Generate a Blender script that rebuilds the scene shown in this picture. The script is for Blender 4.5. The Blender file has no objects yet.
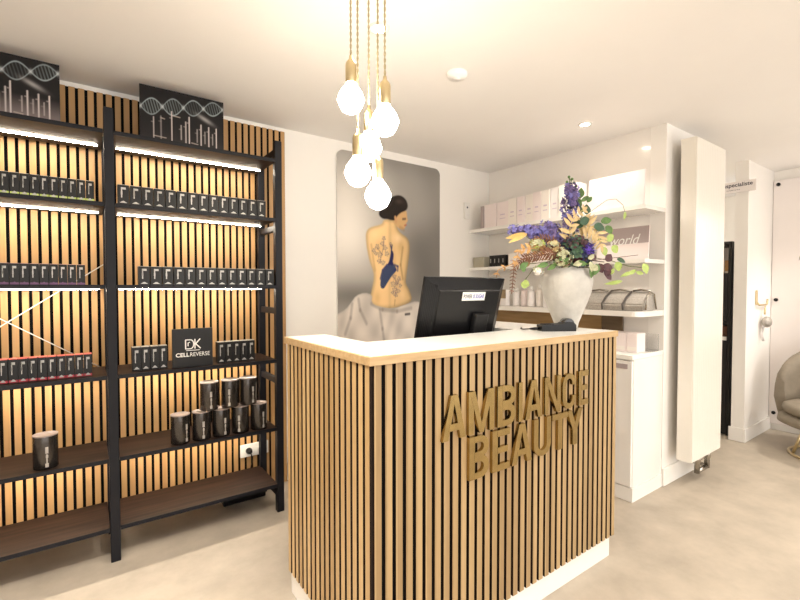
import bpy, bmesh, math, random
import numpy as np
from mathutils import Vector, Matrix, Euler
random.seed(7)
C = bpy.context.scene.collection
PI = math.pi

# ------------------------------------------------------------------ camera
CH, FPX, YAW, PIT, ROL = 1.34, 440.21, 0.9497, 0.0265, -0.0006
_F = np.array([math.cos(YAW), math.sin(YAW), 0]); _R = np.array([math.sin(YAW), -math.cos(YAW), 0]); _U = np.array([0, 0, 1.])
F2 = _F*math.cos(PIT)-_U*math.sin(PIT); U2 = _U*math.cos(PIT)+_F*math.sin(PIT)
R3 = _R*math.cos(ROL)+U2*math.sin(ROL); U3 = U2*math.cos(ROL)-_R*math.sin(ROL)
def ray(x, y): return F2+R3*(x-400)/FPX-U3*(y-300)/FPX
def on(ax, val, x, y):                       # point of a world plane seen at a photograph pixel
    d = ray(x, y); i = 'xyz'.index(ax); t = (val-(0, 0, CH)[i])/d[i]
    return Vector((t*d[0], t*d[1], CH+t*d[2]))
def dep(x, y, z):                            # point at a given distance along the view
    d = ray(x, y)*z
    return Vector((d[0], d[1], CH+d[2]))
cd = bpy.data.cameras.new('camera'); cam = bpy.data.objects.new('camera', cd); C.objects.link(cam)
cd.sensor_width = 36; cd.lens = FPX*36/800; cd.clip_start = .02
m = Matrix((R3, U3, -F2)).transposed().to_4x4(); m.translation = (0, 0, CH); cam.matrix_world = m
bpy.context.scene.camera = cam
vs = bpy.context.scene.view_settings
vs.view_transform = 'Standard'; vs.look = 'None'; vs.gamma = 1; vs.use_curve_mapping = False; vs.exposure = 1.1

# ------------------------------------------------------------------ materials
def sock(b, names):
    for n in names:
        if n in b.inputs: return b.inputs[n]
def mat(name, col, rough=.5, metal=0, emit=None, estr=0, var=0, vscale=6, bump=0, bscale=60, coat=0, trans=0, alpha=1, spec=.5):
    m = bpy.data.materials.new(name); m.use_nodes = True
    nt = m.node_tree; b = nt.nodes['Principled BSDF']
    b.inputs['Base Color'].default_value = (*col, 1); b.inputs['Roughness'].default_value = rough; b.inputs['Metallic'].default_value = metal
    b.inputs['Coat Weight'].default_value = coat; b.inputs['Coat Roughness'].default_value = .05
    b.inputs['Transmission Weight'].default_value = trans; b.inputs['Alpha'].default_value = alpha
    b.inputs['Specular IOR Level'].default_value = spec
    if emit: b.inputs['Emission Color'].default_value = (*emit, 1); b.inputs['Emission Strength'].default_value = estr
    tc = nt.nodes.new('ShaderNodeTexCoord')
    if var:
        n = nt.nodes.new('ShaderNodeTexNoise'); n.inputs['Scale'].default_value = vscale; n.inputs['Detail'].default_value = 8; n.inputs['Roughness'].default_value = .62
        nt.links.new(tc.outputs['Object'], n.inputs['Vector'])
        r = nt.nodes.new('ShaderNodeValToRGB'); r.color_ramp.elements[0].position = .3; r.color_ramp.elements[1].position = .7
        r.color_ramp.elements[0].color = (*[c*(1-var) for c in col], 1); r.color_ramp.elements[1].color = (*[min(1, c*(1+var)) for c in col], 1)
        nt.links.new(n.outputs['Fac'], r.inputs['Fac']); nt.links.new(r.outputs['Color'], b.inputs['Base Color'])
    if bump:
        n = nt.nodes.new('ShaderNodeTexNoise'); n.inputs['Scale'].default_value = bscale; n.inputs['Detail'].default_value = 4
        nt.links.new(tc.outputs['Object'], n.inputs['Vector'])
        bp = nt.nodes.new('ShaderNodeBump'); bp.inputs['Strength'].default_value = bump; bp.inputs['Distance'].default_value = .01
        nt.links.new(n.outputs['Fac'], bp.inputs['Height']); nt.links.new(bp.outputs['Normal'], b.inputs['Normal'])
    return m
def oak(name, c0, c1, axis, pitch, rough=.45):          # every slat its own shade, grain along the length
    m = mat(name, c0, rough); nt = m.node_tree; b = nt.nodes['Principled BSDF']
    tc = nt.nodes.new('ShaderNodeTexCoord'); sp = nt.nodes.new('ShaderNodeSeparateXYZ'); nt.links.new(tc.outputs['Object'], sp.inputs[0])
    d = nt.nodes.new('ShaderNodeMath'); d.operation = 'DIVIDE'; d.inputs[1].default_value = pitch; nt.links.new(sp.outputs[axis], d.inputs[0])
    fl = nt.nodes.new('ShaderNodeMath'); fl.operation = 'FLOOR'; nt.links.new(d.outputs[0], fl.inputs[0])
    wn = nt.nodes.new('ShaderNodeTexWhiteNoise'); wn.noise_dimensions = '1D'; nt.links.new(fl.outputs[0], wn.inputs['W'])
    mp = nt.nodes.new('ShaderNodeMapping'); mp.inputs['Scale'].default_value = (70, 70, 4); nt.links.new(tc.outputs['Object'], mp.inputs['Vector'])
    n = nt.nodes.new('ShaderNodeTexNoise'); n.inputs['Scale'].default_value = 1; n.inputs['Detail'].default_value = 4; nt.links.new(mp.outputs[0], n.inputs['Vector'])
    ad = nt.nodes.new('ShaderNodeMath'); ad.operation = 'MULTIPLY_ADD'; ad.inputs[1].default_value = .62
    mu = nt.nodes.new('ShaderNodeMath'); mu.operation = 'MULTIPLY'; mu.inputs[1].default_value = .55
    nt.links.new(n.outputs['Fac'], mu.inputs[0]); nt.links.new(wn.outputs['Value'], ad.inputs[0]); nt.links.new(mu.outputs[0], ad.inputs[2])
    mx = nt.nodes.new('ShaderNodeMix'); mx.data_type = 'RGBA'; mx.inputs[6].default_value = (*c0, 1); mx.inputs[7].default_value = (*c1, 1)
    nt.links.new(ad.outputs[0], mx.inputs[0]); nt.links.new(mx.outputs[2], b.inputs['Base Color'])
    return m
def wood(name, c0, c1, scale, rough=.45):
    m = mat(name, c0, rough); nt = m.node_tree; b = nt.nodes['Principled BSDF']
    tc = nt.nodes.new('ShaderNodeTexCoord'); mp = nt.nodes.new('ShaderNodeMapping'); mp.inputs['Scale'].default_value = scale; nt.links.new(tc.outputs['Object'], mp.inputs['Vector'])
    n = nt.nodes.new('ShaderNodeTexNoise'); n.inputs['Scale'].default_value = 1; n.inputs['Detail'].default_value = 6; nt.links.new(mp.outputs[0], n.inputs['Vector'])
    r = nt.nodes.new('ShaderNodeValToRGB'); r.color_ramp.elements[0].position = .35; r.color_ramp.elements[1].position = .68
    r.color_ramp.elements[0].color = (*c0, 1); r.color_ramp.elements[1].color = (*c1, 1)
    nt.links.new(n.outputs['Fac'], r.inputs['Fac']); nt.links.new(r.outputs['Color'], b.inputs['Base Color'])
    return m
def printed(name, rough=.4):
    m = mat(name, (1, 1, 1), rough, spec=.2); nt = m.node_tree
    a = nt.nodes.new('ShaderNodeVertexColor'); a.layer_name = 'print'
    nt.links.new(a.outputs['Color'], nt.nodes['Principled BSDF'].inputs['Base Color'])
    return m
M = dict(
 wall=mat('wall_paint', (.87, .835, .785), .6, var=.015, vscale=2, bump=.03, bscale=150),
 gloss_wall=mat('gloss_white_panel', (.86, .82, .77), .16, var=.01, vscale=2, coat=.6),
 ceil=mat('ceiling_paint', (.90, .875, .85), .8, var=.015, vscale=2),
 base=mat('skirting_paint', (.86, .83, .78), .4, var=.01),
 floor=mat('screed_floor', (.43, .37, .295), .5, var=.15, vscale=4.5, bump=.03, bscale=40),
 mdf=mat('dark_slat_core', (.020, .012, .008), .8, spec=.1, var=.2, vscale=80),
 felt=mat('black_felt', (.006, .0055, .0055), .9, spec=.1, var=.2, vscale=60),
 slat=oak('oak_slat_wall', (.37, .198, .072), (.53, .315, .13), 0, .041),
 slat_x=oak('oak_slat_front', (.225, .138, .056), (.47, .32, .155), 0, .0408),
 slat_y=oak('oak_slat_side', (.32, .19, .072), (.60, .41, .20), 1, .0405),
 edge=wood('oak_edge', (.43, .285, .135), (.54, .375, .20), (6, 60, 60)),
 oakp=wood('oak_board', (.30, .17, .06), (.40, .245, .10), (30, 4, 30)),
 shaded_oak=wood('shaded_oak_board', (.10, .065, .035), (.16, .105, .055), (30, 4, 30)),  # oak darkened to carry the shade of desk void and wall recess
 walnut=wood('dark_walnut', (.009, .005, .0035), (.034, .0165, .0105), (3, 40, 40), .5),
 steel=mat('black_steel', (.007, .007, .010), .5, 0, spec=.25, bump=.05, bscale=200),
 wire=mat('white_wire', (.8, .79, .77), .35, .3, var=.02),
 led=mat('led_strip_light', (1, .9, .8), .5, emit=(1, .87, .70), estr=48),
 top=mat('white_laminate', (.88, .87, .82), .22, var=.01, coat=.3),
 white=mat('gloss_white_lacquer', (.86, .835, .79), .15, var=.01, coat=.6),
 brass=mat('brushed_brass', (.38, .275, .115), .26, 1, var=.14, vscale=25, bump=.06, bscale=120),
 brassl=mat('polished_brass', (.66, .54, .32), .28, 1, var=.05, vscale=30),
 cord=mat('golden_twisted_cord', (.42, .35, .20), .6, var=.35, vscale=160),
 bulb=mat('glowing_bulb', (1, .9, .7), .4, emit=(1, .90, .75), estr=21),
 spot=mat('downlight_lens', (1, .95, .85), .4, emit=(1, .86, .66), estr=45),
 plastic=mat('white_plastic', (.82, .80, .76), .35, var=.01),
 black=mat('black_plastic', (.005, .005, .006), .32, spec=.3, var=.15, vscale=40, bump=.03, bscale=300),
 blackm=mat('black_plastic_ribbed', (.008, .008, .009), .5, spec=.3, var=.15, vscale=40),
 glass=mat('black_gloss', (.01, .01, .012), .1, coat=.5),
 box=mat('black_carton', (.010, .0095, .0095), .42, spec=.3, var=.1, vscale=30),
 silver=mat('silver_foil', (.40, .385, .36), .4, .3, var=.05),
 boxtop=mat('grey_carton_top', (.34, .31, .27), .5, var=.05),
 green=mat('lime_band', (.48, .58, .12), .5, var=.08, vscale=80),
 purple=mat('purple_band', (.13, .05, .13), .5, var=.08, vscale=80),
 red=mat('crimson_band', (.42, .03, .05), .5, var=.08, vscale=80),
 redtop=mat('coral_band', (.72, .14, .11), .5, var=.05),
 pinktop=mat('dusty_pink_band', (.45, .26, .24), .5, var=.05),
 can=mat('black_canister', (.085, .078, .073), .27, .85, var=.1, vscale=15),
 lid=mat('pale_lid', (.27, .21, .185), .4, .1, var=.03),
 ink=mat('white_ink', (.80, .79, .76), .5, var=.02),
 dink=mat('dark_ink', (.045, .04, .06), .5, var=.05),
 bink=mat('blue_ink', (.08, .09, .42), .5, var=.05),
 card=mat('charcoal_card', (.016, .016, .017), .5, spec=.3, var=.08, vscale=30),
 printm=printed('art_print', .45), posterm=printed('poster_print', .3),
 rad=mat('radiator_enamel', (.80, .76, .68), .28, var=.01, coat=.3),
 chrome=mat('nickel', (.42, .39, .34), .25, 1, var=.06, vscale=50),
 velvet=mat('taupe_velvet', (.25, .21, .158), .75, var=.14, vscale=9, bump=.04, bscale=200),
 acryl=mat('white_acrylic_board', (.86, .80, .77), .18, var=.01, coat=.4),
 pinkl=mat('blush_ink', (.62, .42, .38), .5, var=.05), greyl=mat('grey_ink', (.36, .33, .30), .5, var=.05),
 blush=mat('pale_blush_carton', (.84, .74, .72), .45, var=.02), ivory=mat('ivory_carton', (.86, .80, .74), .45, var=.02),
 rose=mat('rose_card', (.66, .57, .56), .5, var=.02),
 pearl=mat('pearl_carton', (.80, .76, .74), .35, var=.02), mauve=mat('mauve_ink', (.40, .33, .32), .5, var=.03),
 lilac=mat('faint_lilac_ink', (.62, .52, .60), .5, var=.03),
 sage=mat('sage_carton', (.42, .39, .30), .5, var=.03), kraft=mat('kraft_carton', (.30, .22, .13), .55, var=.06),
 clear=mat('clear_acrylic', (.95, .94, .92), .05, trans=.85, alpha=1),
 pouch=mat('silver_glitter_fabric', (.44, .41, .37), .42, .45, var=.25, vscale=120, bump=.25, bscale=220),
 strap=mat('grey_strap', (.10, .085, .075), .5, var=.1, vscale=60),
 vase=mat('chalky_white_glaze', (.50, .48, .44), .5, var=.13, vscale=14, bump=.25, bscale=45),
 delph=mat('delphinium_blue', (.16, .15, .42), .6, var=.35, vscale=60), delphv=mat('delphinium_violet', (.14, .10, .25), .6, var=.4, vscale=60),
 navy=mat('thistle_navy', (.02, .03, .085), .6, var=.4, vscale=90), aster=mat('aster_purple', (.12, .06, .42), .6, var=.35, vscale=70),
 peach=mat('peach_fern', (.56, .41, .20), .6, var=.2, vscale=40), apricot=mat('apricot_petal', (.48, .27, .10), .6, var=.25, vscale=50),
 rust=mat('rust_plume', (.15, .06, .028), .7, var=.35, vscale=70), yellow=mat('straw_leaf', (.60, .41, .13), .6, var=.2, vscale=40),
 leaf=mat('mid_green_leaf', (.10, .19, .05), .5, var=.3, vscale=50), dleaf=mat('deep_green_leaf', (.03, .075, .035), .5, var=.3, vscale=50),
 lime=mat('lime_leaf', (.36, .46, .12), .5, var=.2, vscale=50), wine=mat('burgundy_leaf', (.06, .016, .02), .5, var=.3, vscale=60),
 cream=mat('cream_green_floret', (.44, .44, .27), .6, var=.25, vscale=70), stem=mat('stem_green', (.14, .16, .06), .6, var=.2, vscale=60),
 twig=mat('brown_twig', (.10, .06, .04), .6, var=.2, vscale=60),
 darkroom=mat('dark_cabinet', (.006, .0055, .005), .55, var=.2, vscale=20),
)

M['walnut'].node_tree.nodes['Principled BSDF'].inputs['Specular IOR Level'].default_value = .2
# ------------------------------------------------------------------ mesh building
class MB:
    def slat(s, a, b, side, front, axis, sgn):
        n0 = len(s.bm.faces); s.use(side).box(a, b); fi = s.use(front).mi
        s.bm.faces.ensure_lookup_table()
        val = (b if sgn > 0 else a)[axis]
        for f in list(s.bm.faces)[n0:]:
            if all(abs(v.co[axis]-val) < 1e-6 for v in f.verts): f.material_index = fi
        return s
    def __init__(s): s.bm = bmesh.new(); s.mats = []; s.mi = 0; s.T = Matrix()
    def use(s, m):
        if m not in s.mats: s.mats.append(m)
        s.mi = s.mats.index(m); return s
    def at(s, T): s.T = T; return s
    def v(s, p): return s.bm.verts.new(s.T @ Vector(p))
    def face(s, vs, smooth=False):
        try: f = s.bm.faces.new(vs)
        except ValueError: return None
        f.material_index = s.mi; f.smooth = smooth; return f
    def poly(s, pts, smooth=False): return s.face([s.v(p) for p in pts], smooth)
    def box(s, a, b, bev=0, seg=2):
        x0, y0, z0 = a; x1, y1, z1 = b
        if bev: return s.rbox(a, b, bev, seg)
        V = [s.v(p) for p in ((x0,y0,z0),(x1,y0,z0),(x1,y1,z0),(x0,y1,z0),(x0,y0,z1),(x1,y0,z1),(x1,y1,z1),(x0,y1,z1))]
        for q in ((3,2,1,0),(4,5,6,7),(0,1,5,4),(1,2,6,5),(2,3,7,6),(3,0,4,7)): s.face([V[i] for i in q])
        return s
    def rbox(s, a, b, bev, seg=2):
        t = bmesh.new(); bmesh.ops.create_cube(t, size=1)
        c = [(a[i]+b[i])/2 for i in range(3)]; d = [b[i]-a[i] for i in range(3)]
        for v in t.verts: v.co = Vector([c[i]+v.co[i]*d[i] for i in range(3)])
        bmesh.ops.bevel(t, geom=t.edges[:], offset=bev, segments=seg, affect='EDGES', profile=.5)
        return s.merge(t, smooth=False)
    def merge(s, t, smooth=False):
        mp = {v: s.v(v.co) for v in t.verts}
        for f in t.faces: s.face([mp[v] for v in f.verts], smooth)
        t.free(); return s
    def prism(s, pts, off, smooth=False):        # pts: 3d polygon, off: extrusion vector
        off = Vector(off); A = [s.v(p) for p in pts]; B = [s.v(Vector(p)+off) for p in pts]; n = len(pts)
        s.face(A[::-1]); s.face(B)
        for i in range(n): s.face([A[i], A[(i+1) % n], B[(i+1) % n], B[i]], smooth)
        return s
    def lathe(s, prof, c=(0,0,0), n=28, cap0=True, cap1=True, axis=None):
        c = Vector(c); rings = []
        Q = Vector((0,0,1)).rotation_difference(Vector(axis).normalized()).to_matrix() if axis is not None else Matrix.Identity(3)
        for r, z in prof: rings.append([s.v(c+Q @ Vector((r*math.cos(2*PI*k/n), r*math.sin(2*PI*k/n), z))) for k in range(n)])
        for A, B in zip(rings, rings[1:]):
            for k in range(n): s.face([A[k], A[(k+1) % n], B[(k+1) % n], B[k]], True)
        if cap0: s.face(rings[0][::-1])
        if cap1: s.face(rings[-1])
        return s
    def tube(s, pts, r, n=8, closed=False):
        pts = [Vector(p) for p in pts]; N = len(pts); rings = []; up = None
        for i, p in enumerate(pts):
            t = (pts[(i+1) % N]-pts[i-1]) if closed else (pts[min(i+1, N-1)]-pts[max(i-1, 0)])
            t = t.normalized()
            if up is None: up = t.orthogonal().normalized()
            up = (up-t*up.dot(t)); up = up.normalized() if up.length > 1e-6 else t.orthogonal().normalized()
            w = t.cross(up); rr = r[i] if isinstance(r, (list, tuple)) else r
            rings.append([s.v(p+(up*math.cos(2*PI*k/n)+w*math.sin(2*PI*k/n))*rr) for k in range(n)])
        for i in range(N if closed else N-1):
            A, B = rings[i], rings[(i+1) % N]
            for k in range(n): s.face([A[k], A[(k+1) % n], B[(k+1) % n], B[k]], True)
        if not closed: s.face(rings[0][::-1]); s.face(rings[-1])
        return s
    def ball(s, c, r, u=14, w=9, sc=(1,1,1)):
        t = bmesh.new(); bmesh.ops.create_uvsphere(t, u_segments=u, v_segments=w, radius=r)
        for v in t.verts: v.co = Vector((v.co.x*sc[0], v.co.y*sc[1], v.co.z*sc[2]))+Vector(c)
        return s.merge(t, True)
    def leaf(s, p, d, nrm, L, W, bend=.25, n=5):       # a bent pointed leaf with a mid rib fold
        p = Vector(p); d = Vector(d).normalized(); nrm = Vector(nrm); nrm = (nrm-d*nrm.dot(d))
        nrm = nrm.normalized() if nrm.length > 1e-4 else d.orthogonal().normalized(); w = d.cross(nrm)
        rows = []
        for i in range(n+1):
            t = i/n; c = p+d*(L*t)-nrm*(bend*L*t*t); h = W*.5*math.sin(PI*min(1, t*.93+.07))**.8*(1-.25*t)
            if i == n: h = W*.02
            rows.append((s.v(c-w*h+nrm*h*.25), s.v(c), s.v(c+w*h+nrm*h*.25)))
        for A, B in zip(rows, rows[1:]):
            s.face([A[0], A[1], B[1], B[0]], True); s.face([A[1], A[2], B[2], B[1]], True)
        return s
    def flower(s, p, nrm, r, n=5, cup=.35):            # small petalled blossom
        p = Vector(p); nrm = Vector(nrm).normalized(); a = nrm.orthogonal().normalized(); b = nrm.cross(a); ph = random.random()*PI
        c = s.v(p)
        for k in range(n):
            t = ph+2*PI*k/n; e = .55
            q = [p+(a*math.cos(t+o)+b*math.sin(t+o))*r*rr+nrm*r*cup*rr for o, rr in ((-e, .62), (-.22, 1), (.22, 1), (e, .62))]
            s.face([c]+[s.v(x) for x in q], True)
        return s
    def build(s, name, m=None, parent=None, recalc=True):
        if recalc: bmesh.ops.recalc_face_normals(s.bm, faces=s.bm.faces[:])
        me = bpy.data.meshes.new(name); s.bm.to_mesh(me); s.bm.free()
        for x in (s.mats or [m]): me.materials.append(x)
        o = bpy.data.objects.new(name, me); C.objects.link(o)
        if parent is not None: o.parent = parent
        return o
def tag(o, label, cat, group=None, kind=None):
    o['label'] = label; o['category'] = cat
    if group: o['group'] = group
    if kind: o['kind'] = kind
    return o
def thing(name, label, cat, loc=(0,0,0), rz=0, group=None):
    o = bpy.data.objects.new(name, None); C.objects.link(o); o.location = loc; o.rotation_euler = (0, 0, rz); o.empty_display_size = .05
    return tag(o, label, cat, group)
def struct(name, mb, m=None, label=None, cat=None):
    o = mb.build(name, m); o['kind'] = 'structure'
    if label: o['label'] = label
    if cat: o['category'] = cat
    return o
def copy_tree(o, parent=None):
    c = o.copy(); C.objects.link(c)
    if parent is not None: c.parent = parent
    for ch in list(o.children): copy_tree(ch, c)
    return c
def text_bm(txt, h, w=None, depth=0, shear=0, bold=0):
    """mesh of a word, lying in xz (x right, z up), height h, fitted to width w, origin at the left foot"""
    cu = bpy.data.curves.new('text', 'FONT'); cu.body = txt; cu.size = 1; cu.shear = shear; cu.resolution_u = 3; cu.offset = bold
    ob = bpy.data.objects.new('text', cu); C.objects.link(ob); dg = bpy.context.evaluated_depsgraph_get(); dg.update()
    me = bpy.data.meshes.new_from_object(ob.evaluated_get(dg)); t = bmesh.new(); t.from_mesh(me)
    bpy.data.objects.remove(ob); bpy.data.curves.remove(cu); bpy.data.meshes.remove(me)
    xs = [v.co.x for v in t.verts]; ys = [v.co.y for v in t.verts]; x0, x1, y0, y1 = min(xs), max(xs), min(ys), max(ys)
    sx = (w/(x1-x0)) if w else h/(y1-y0)
    for v in t.verts: v.co = Vector(((v.co.x-x0)*sx, 0, (v.co.y-y0)*h/(y1-y0)))
    return t
ORD = ['first', 'second', 'third', 'fourth', 'fifth', 'sixth', 'seventh', 'eighth', 'ninth', 'tenth', 'eleventh', 'twelfth', 'thirteenth', 'fourteenth', 'fifteenth', 'sixteenth', 'seventeenth']

# ------------------------------------------------------------------ the room
HC = 2.434; YW = 2.94; XN = 3.15; YP = 1.365; XS = 4.63; XB = 5.30
struct('floor', MB().box((-2.6, -3.2, -.06), (6.5, 3.1, 0)), M['floor'])
struct('ceiling', MB().box((-2.6, -3.2, HC), (6.5, 3.1, HC+.08)), M['ceil'])
struct('wall_left', MB().box((-2.6, YW, 0), (6.5, YW+.1, HC)), M['wall'])
struct('wall_back', MB().box((XN, YP+.1, 0), (XN+.1, YW, HC)), M['gloss_wall'])
struct('wall_right', MB().box((XN, YP, 0), (3.715, YP+.1, HC)), M['wall'])
struct('wall_passage', MB().box((XS, 1.345, 0), (XB+.1, 1.44, HC)), M['wall'])
struct('wall_far', MB().box((XB, -3.2, 0), (XB+.1, 1.345, HC)), M['wall'])
struct('wall_room', MB().box((6.3, 1.44, 0), (6.4, YW, HC)), M['wall'])
struct('wall_end', MB().box((-2.7, -3.2, 0), (-2.6, YW+.1, HC)), M['wall'])
def skirting(name, a, b): struct(name, MB().box(a, b, .003, 1), M['base'])
skirting('baseboard_left', (1.13, YW-.014, .0005), (2.7, YW-.0005, .12))
skirting('baseboard_right', (XN+.003, YP-.015, .0005), (3.715, YP-.0005, .122))
b = MB().box((XS-.014, 1.331, .0005), (XB-.001, 1.3445, .12), .003, 1); b.box((XS-.014, 1.345, .0005), (XS-.0005, 1.455, .12), .003, 1)
struct('baseboard_passage', b, M['base'])

# oak slat cladding on the left wall
t = thing('slat_wall_panel', 'tall oak slat cladding with black gaps covering the wall behind the shelving', 'wall panel', (-.4, YW-.001, 0))
X0 = -1.9
MB().box((X0+.4, -.008, .0), (1.127+.4, 0, 2.406)).build('felt_backing', M['felt'], t)
sl = MB(); n = int((1.125-X0)/.041)
for k in range(n+1):
    xr = 1.121-.041*k
    sl.slat((xr-.0270+.4, -.021, .0), (xr+.4, -.009, 2.404), M['mdf'], M['slat'], 1, -1)
o = sl.build('slats', None, t)

# ------------------------------------------------------------------ shelving unit
YF, YR = 2.537, 2.885
SZ = [2.098, 1.752, 1.357, .918, .512, .172]
unit = thing('shelving_unit', 'tall black steel shelving unit with dark wooden shelves on the left wall', 'shelf', (.104, 2.71, 0))
def U(p): return (p[0]-.104, p[1]-2.71, p[2])
PX = [-.80, .104, .937]
for px in PX:
    for y in (YF, YR-.04):
        MB().box(U((px-.0205, y, 0)), U((px+.0205, y+.04, 2.206 if y == YF else 2.15)), .002, 1).build('post', M['steel'], unit)
    for z in (2.15, 1.70, 1.205, .785, .10):
        MB().box(U((px-.012, YF+.041, z-.018)), U((px+.012, YR-.041, z+.018)), .002, 1).build('rung', M['steel'], unit)
for bay in ((-.778, .082), (.126, .922)):
    for i, z in enumerate(SZ):
        s_ = MB().box(U((bay[0], YF+.004, z-.018)), U((bay[1], YR-.01, z)), .002, 1)
        so = s_.build('shelf', M['walnut'], unit)
        MB().box(U((bay[0], YF+.001, z-.019)), U((bay[1], YF+.0038, z+.001))).build('front_edge', M['steel'], so)
        if i < 5:
            l = MB().box(U((bay[0]+.02, 2.765, z-.0225)), U((bay[1]-.02, 2.779, z-.0185))).build('led_strip', M['led'], so)
            l['label'] = 'glowing LED strip under the shelf'
br = unit
MB().tube([U((.084, 2.8885, 1.470)), U((-.712, 2.8885, .876))], .0028, 6).build('brace_wire', M['wire'], br)
MB().tube([U((.084, 2.8955, .896)), U((-.712, 2.8955, 1.45))], .0028, 6).build('brace_wire', M['wire'], br)

# ------------------------------------------------------------------ product cartons
def carton(band, top, w, h=.093, d=.05):
    b = MB(); b.use(M['box'])
    b.box((-w/2, -d/2, 0), (w/2, d/2, h))
    b.use(M[top]).box((-w/2+.0008, -d/2+.0008, h), (w/2-.0008, d/2-.0008, h+.0022))
    y = -d/2-.0004
    def q(m, x0, x1, z0, z1): b.use(M[m]).poly([(x0*w, y, z0*h), (x1*w, y, z0*h), (x1*w, y, z1*h), (x0*w, y, z1*h)])
    q('silver', -.20, -.09, .34, .86); q('silver', -.20, .22, .77, .88); q('silver', -.22, -.07, .50, .66)
    y = -d/2-.0003
    if band: q(band, -.485, .485, .0, .11)
    y = -d/2-.0006
    zz = .04 if band else .07
    b.use(M['silver' if band != 'purple' else 'purple']).poly([(-.34*w, y, zz*h), (.34*w, y, zz*h), (.2*w, y, (zz+.05)*h), (.06*w, y, (zz+.10)*h), (-.06*w, y, (zz+.10)*h), (-.2*w, y, (zz+.05)*h)])
    return b
def row(xs, z, y, band, top, w, lab, group, fromright=False, h=.093):
    proto = None; n = len(xs)
    for i, x in enumerate(xs):
        if proto is None: proto = o = carton(band, top, w, h).build('product_carton', None, None, True)
        else: o = proto.copy(); C.objects.link(o)
        o.location = (x, y, z); o.rotation_euler = (0, 0, random.uniform(-.015, .015))
        k = (n-1-i) if fromright else i
        tag(o, lab % ('rightmost' if fromright and k == 0 else ORD[k]+' from right' if fromright else 'leftmost' if k == 0 else 'rightmost' if k == n-1 else ORD[k]+' from left'), 'carton', group)
YB = 2.57
def lin(a, b, n): return [a+(b-a)*i/(n-1) for i in range(n)]
row(lin(.027-.0337*10, .027, 11), SZ[1], YB, 'green', 'boxtop', .0315, 'black carton with lime foot band, %s in the left bay row', 'lime banded cartons on the second shelf', True)
row(lin(-.014-.0337*9, -.014, 10), SZ[2], YB, 'purple', 'pinktop', .0315, 'black carton with purple foot band, %s in its row', 'purple banded cartons on the left shelf', True)
row(lin(.006-.0342*9, .006, 10), SZ[3], 2.63, 'red', 'redtop', .0320, 'black carton with coral top and crimson foot, %s in its row', 'coral topped cartons on the left shelf', True, h=.104)
row(lin(.160, .838, 14), SZ[1], YB, None, 'boxtop', .0480, 'plain black carton, %s in the long row below the top light', 'plain black cartons on the second shelf')
row(lin(.243, .882, 13), SZ[2], YB, None, 'boxtop', .0485, 'plain black carton, %s in the row above the square brand card', 'plain black cartons on the third shelf')
row(lin(.209, .331, 4), SZ[3], 2.63, None, 'boxtop', .038, 'plain black carton left of the square brand card, %s of four', 'cartons left of the brand card', h=.120)
row(lin(.622, .790, 5), SZ[3], 2.63, None, 'boxtop', .0395, 'plain black carton right of the square brand card, %s of five', 'cartons right of the brand card', h=.117)

# brand card
t = thing('brand_card', 'square charcoal brand card with white lettering standing between small black cartons', 'sign', (.468, 2.575, SZ[3]+.001))
c = MB().box((-.100, -.006, 0), (.100, .006, .206), .001, 1).build('card', M['card'], t)
g = MB(); yy = -.0066
def bar(g, x0, z0, x1, z1, w, y=yy):
    a = Vector((x0, y, z0)); b = Vector((x1, y, z1)); n = (b-a).normalized().cross(Vector((0, 1, 0)))*w/2
    g.poly([a-n, b-n, b+n, a+n])
bar(g, -.036, .098, -.036, .146, .006); bar(g, -.038, .146, -.012, .146, .005); bar(g, -.038, .098, -.012, .098, .005)
for k in range(8):
    a0, a1 = -PI/2+PI*k/8, -PI/2+PI*(k+1)/8
    bar(g, -.012+.016*math.cos(a0), .122+.024*math.sin(a0), -.012+.016*math.cos(a1), .122+.024*math.sin(a1), .0055)
bar(g, .010, .097, .010, .149, .006); bar(g, .012, .121, .036, .149, .006); bar(g, .014, .123, .038, .097, .006)
bar(g, -.024, .112, -.024, .131, .0045); bar(g, -.024, .130, -.014, .133, .004)
bar(g, -.034, .089, .034, .089, .003)
g.at(Matrix.Translation((-.084, yy, .056))).merge(text_bm('CELL', .022, .066, bold=.03)); g.at(Matrix.Translation((-.014, yy, .056))).merge(text_bm('REVERSE', .022, .098))
g.at(Matrix()); g.build('lettering', M['ink'], t)['label'] = 'white brand initials and word on the card'

# canisters
def canister(name, label, loc, rz, group):
    t = thing(name, label, 'canister', loc, rz, group); r = .047; h = .154
    MB().lathe([(r-.003, 0), (r, .003), (r, h-.004), (r-.001, h)], n=32, cap1=False).build('body', M['can'], t)
    MB().lathe([(r+.0006, h-.004), (r+.0012, h), (r-.003, h+.001), (r-.005, h-.003), (.001, h-.003)], n=32, cap0=False).build('lid', M['lid'], t)
    lb = MB().use(M['greyl'])
    def cp(u, z): a = -PI/2+u; return ((r+.0005)*math.cos(a), (r+.0005)*math.sin(a), z)
    for u0, u1, z0, z1 in ((-.12, .12, .075, .105), (-.08, .1, .055, .068), (-.13, .13, .012, .030), (-.05, .05, .030, .072)):
        lb.poly([cp(u0, z0), cp(u1, z0), cp(u1, z1), cp(u0, z1)])
    lb.build('label_print', None, t)
    return t
c0 = canister('canister', 'black canister standing alone on the left bay shelf', (-.160, 2.60, SZ[4]+.001), .15, None)
cl = [.405, .511, .614, .720, .826]
for i, x in enumerate(cl):
    o = copy_tree(c0); o.location = (x, 2.594, SZ[4]+.001); o.rotation_euler = (0, 0, random.uniform(-.5, .6)); o['group'] = 'stacked black canisters'
    o['label'] = 'black canister in the bottom row of the stack, ' + ('leftmost' if i == 0 else 'rightmost' if i == 4 else ORD[i]+' from left')
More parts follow.
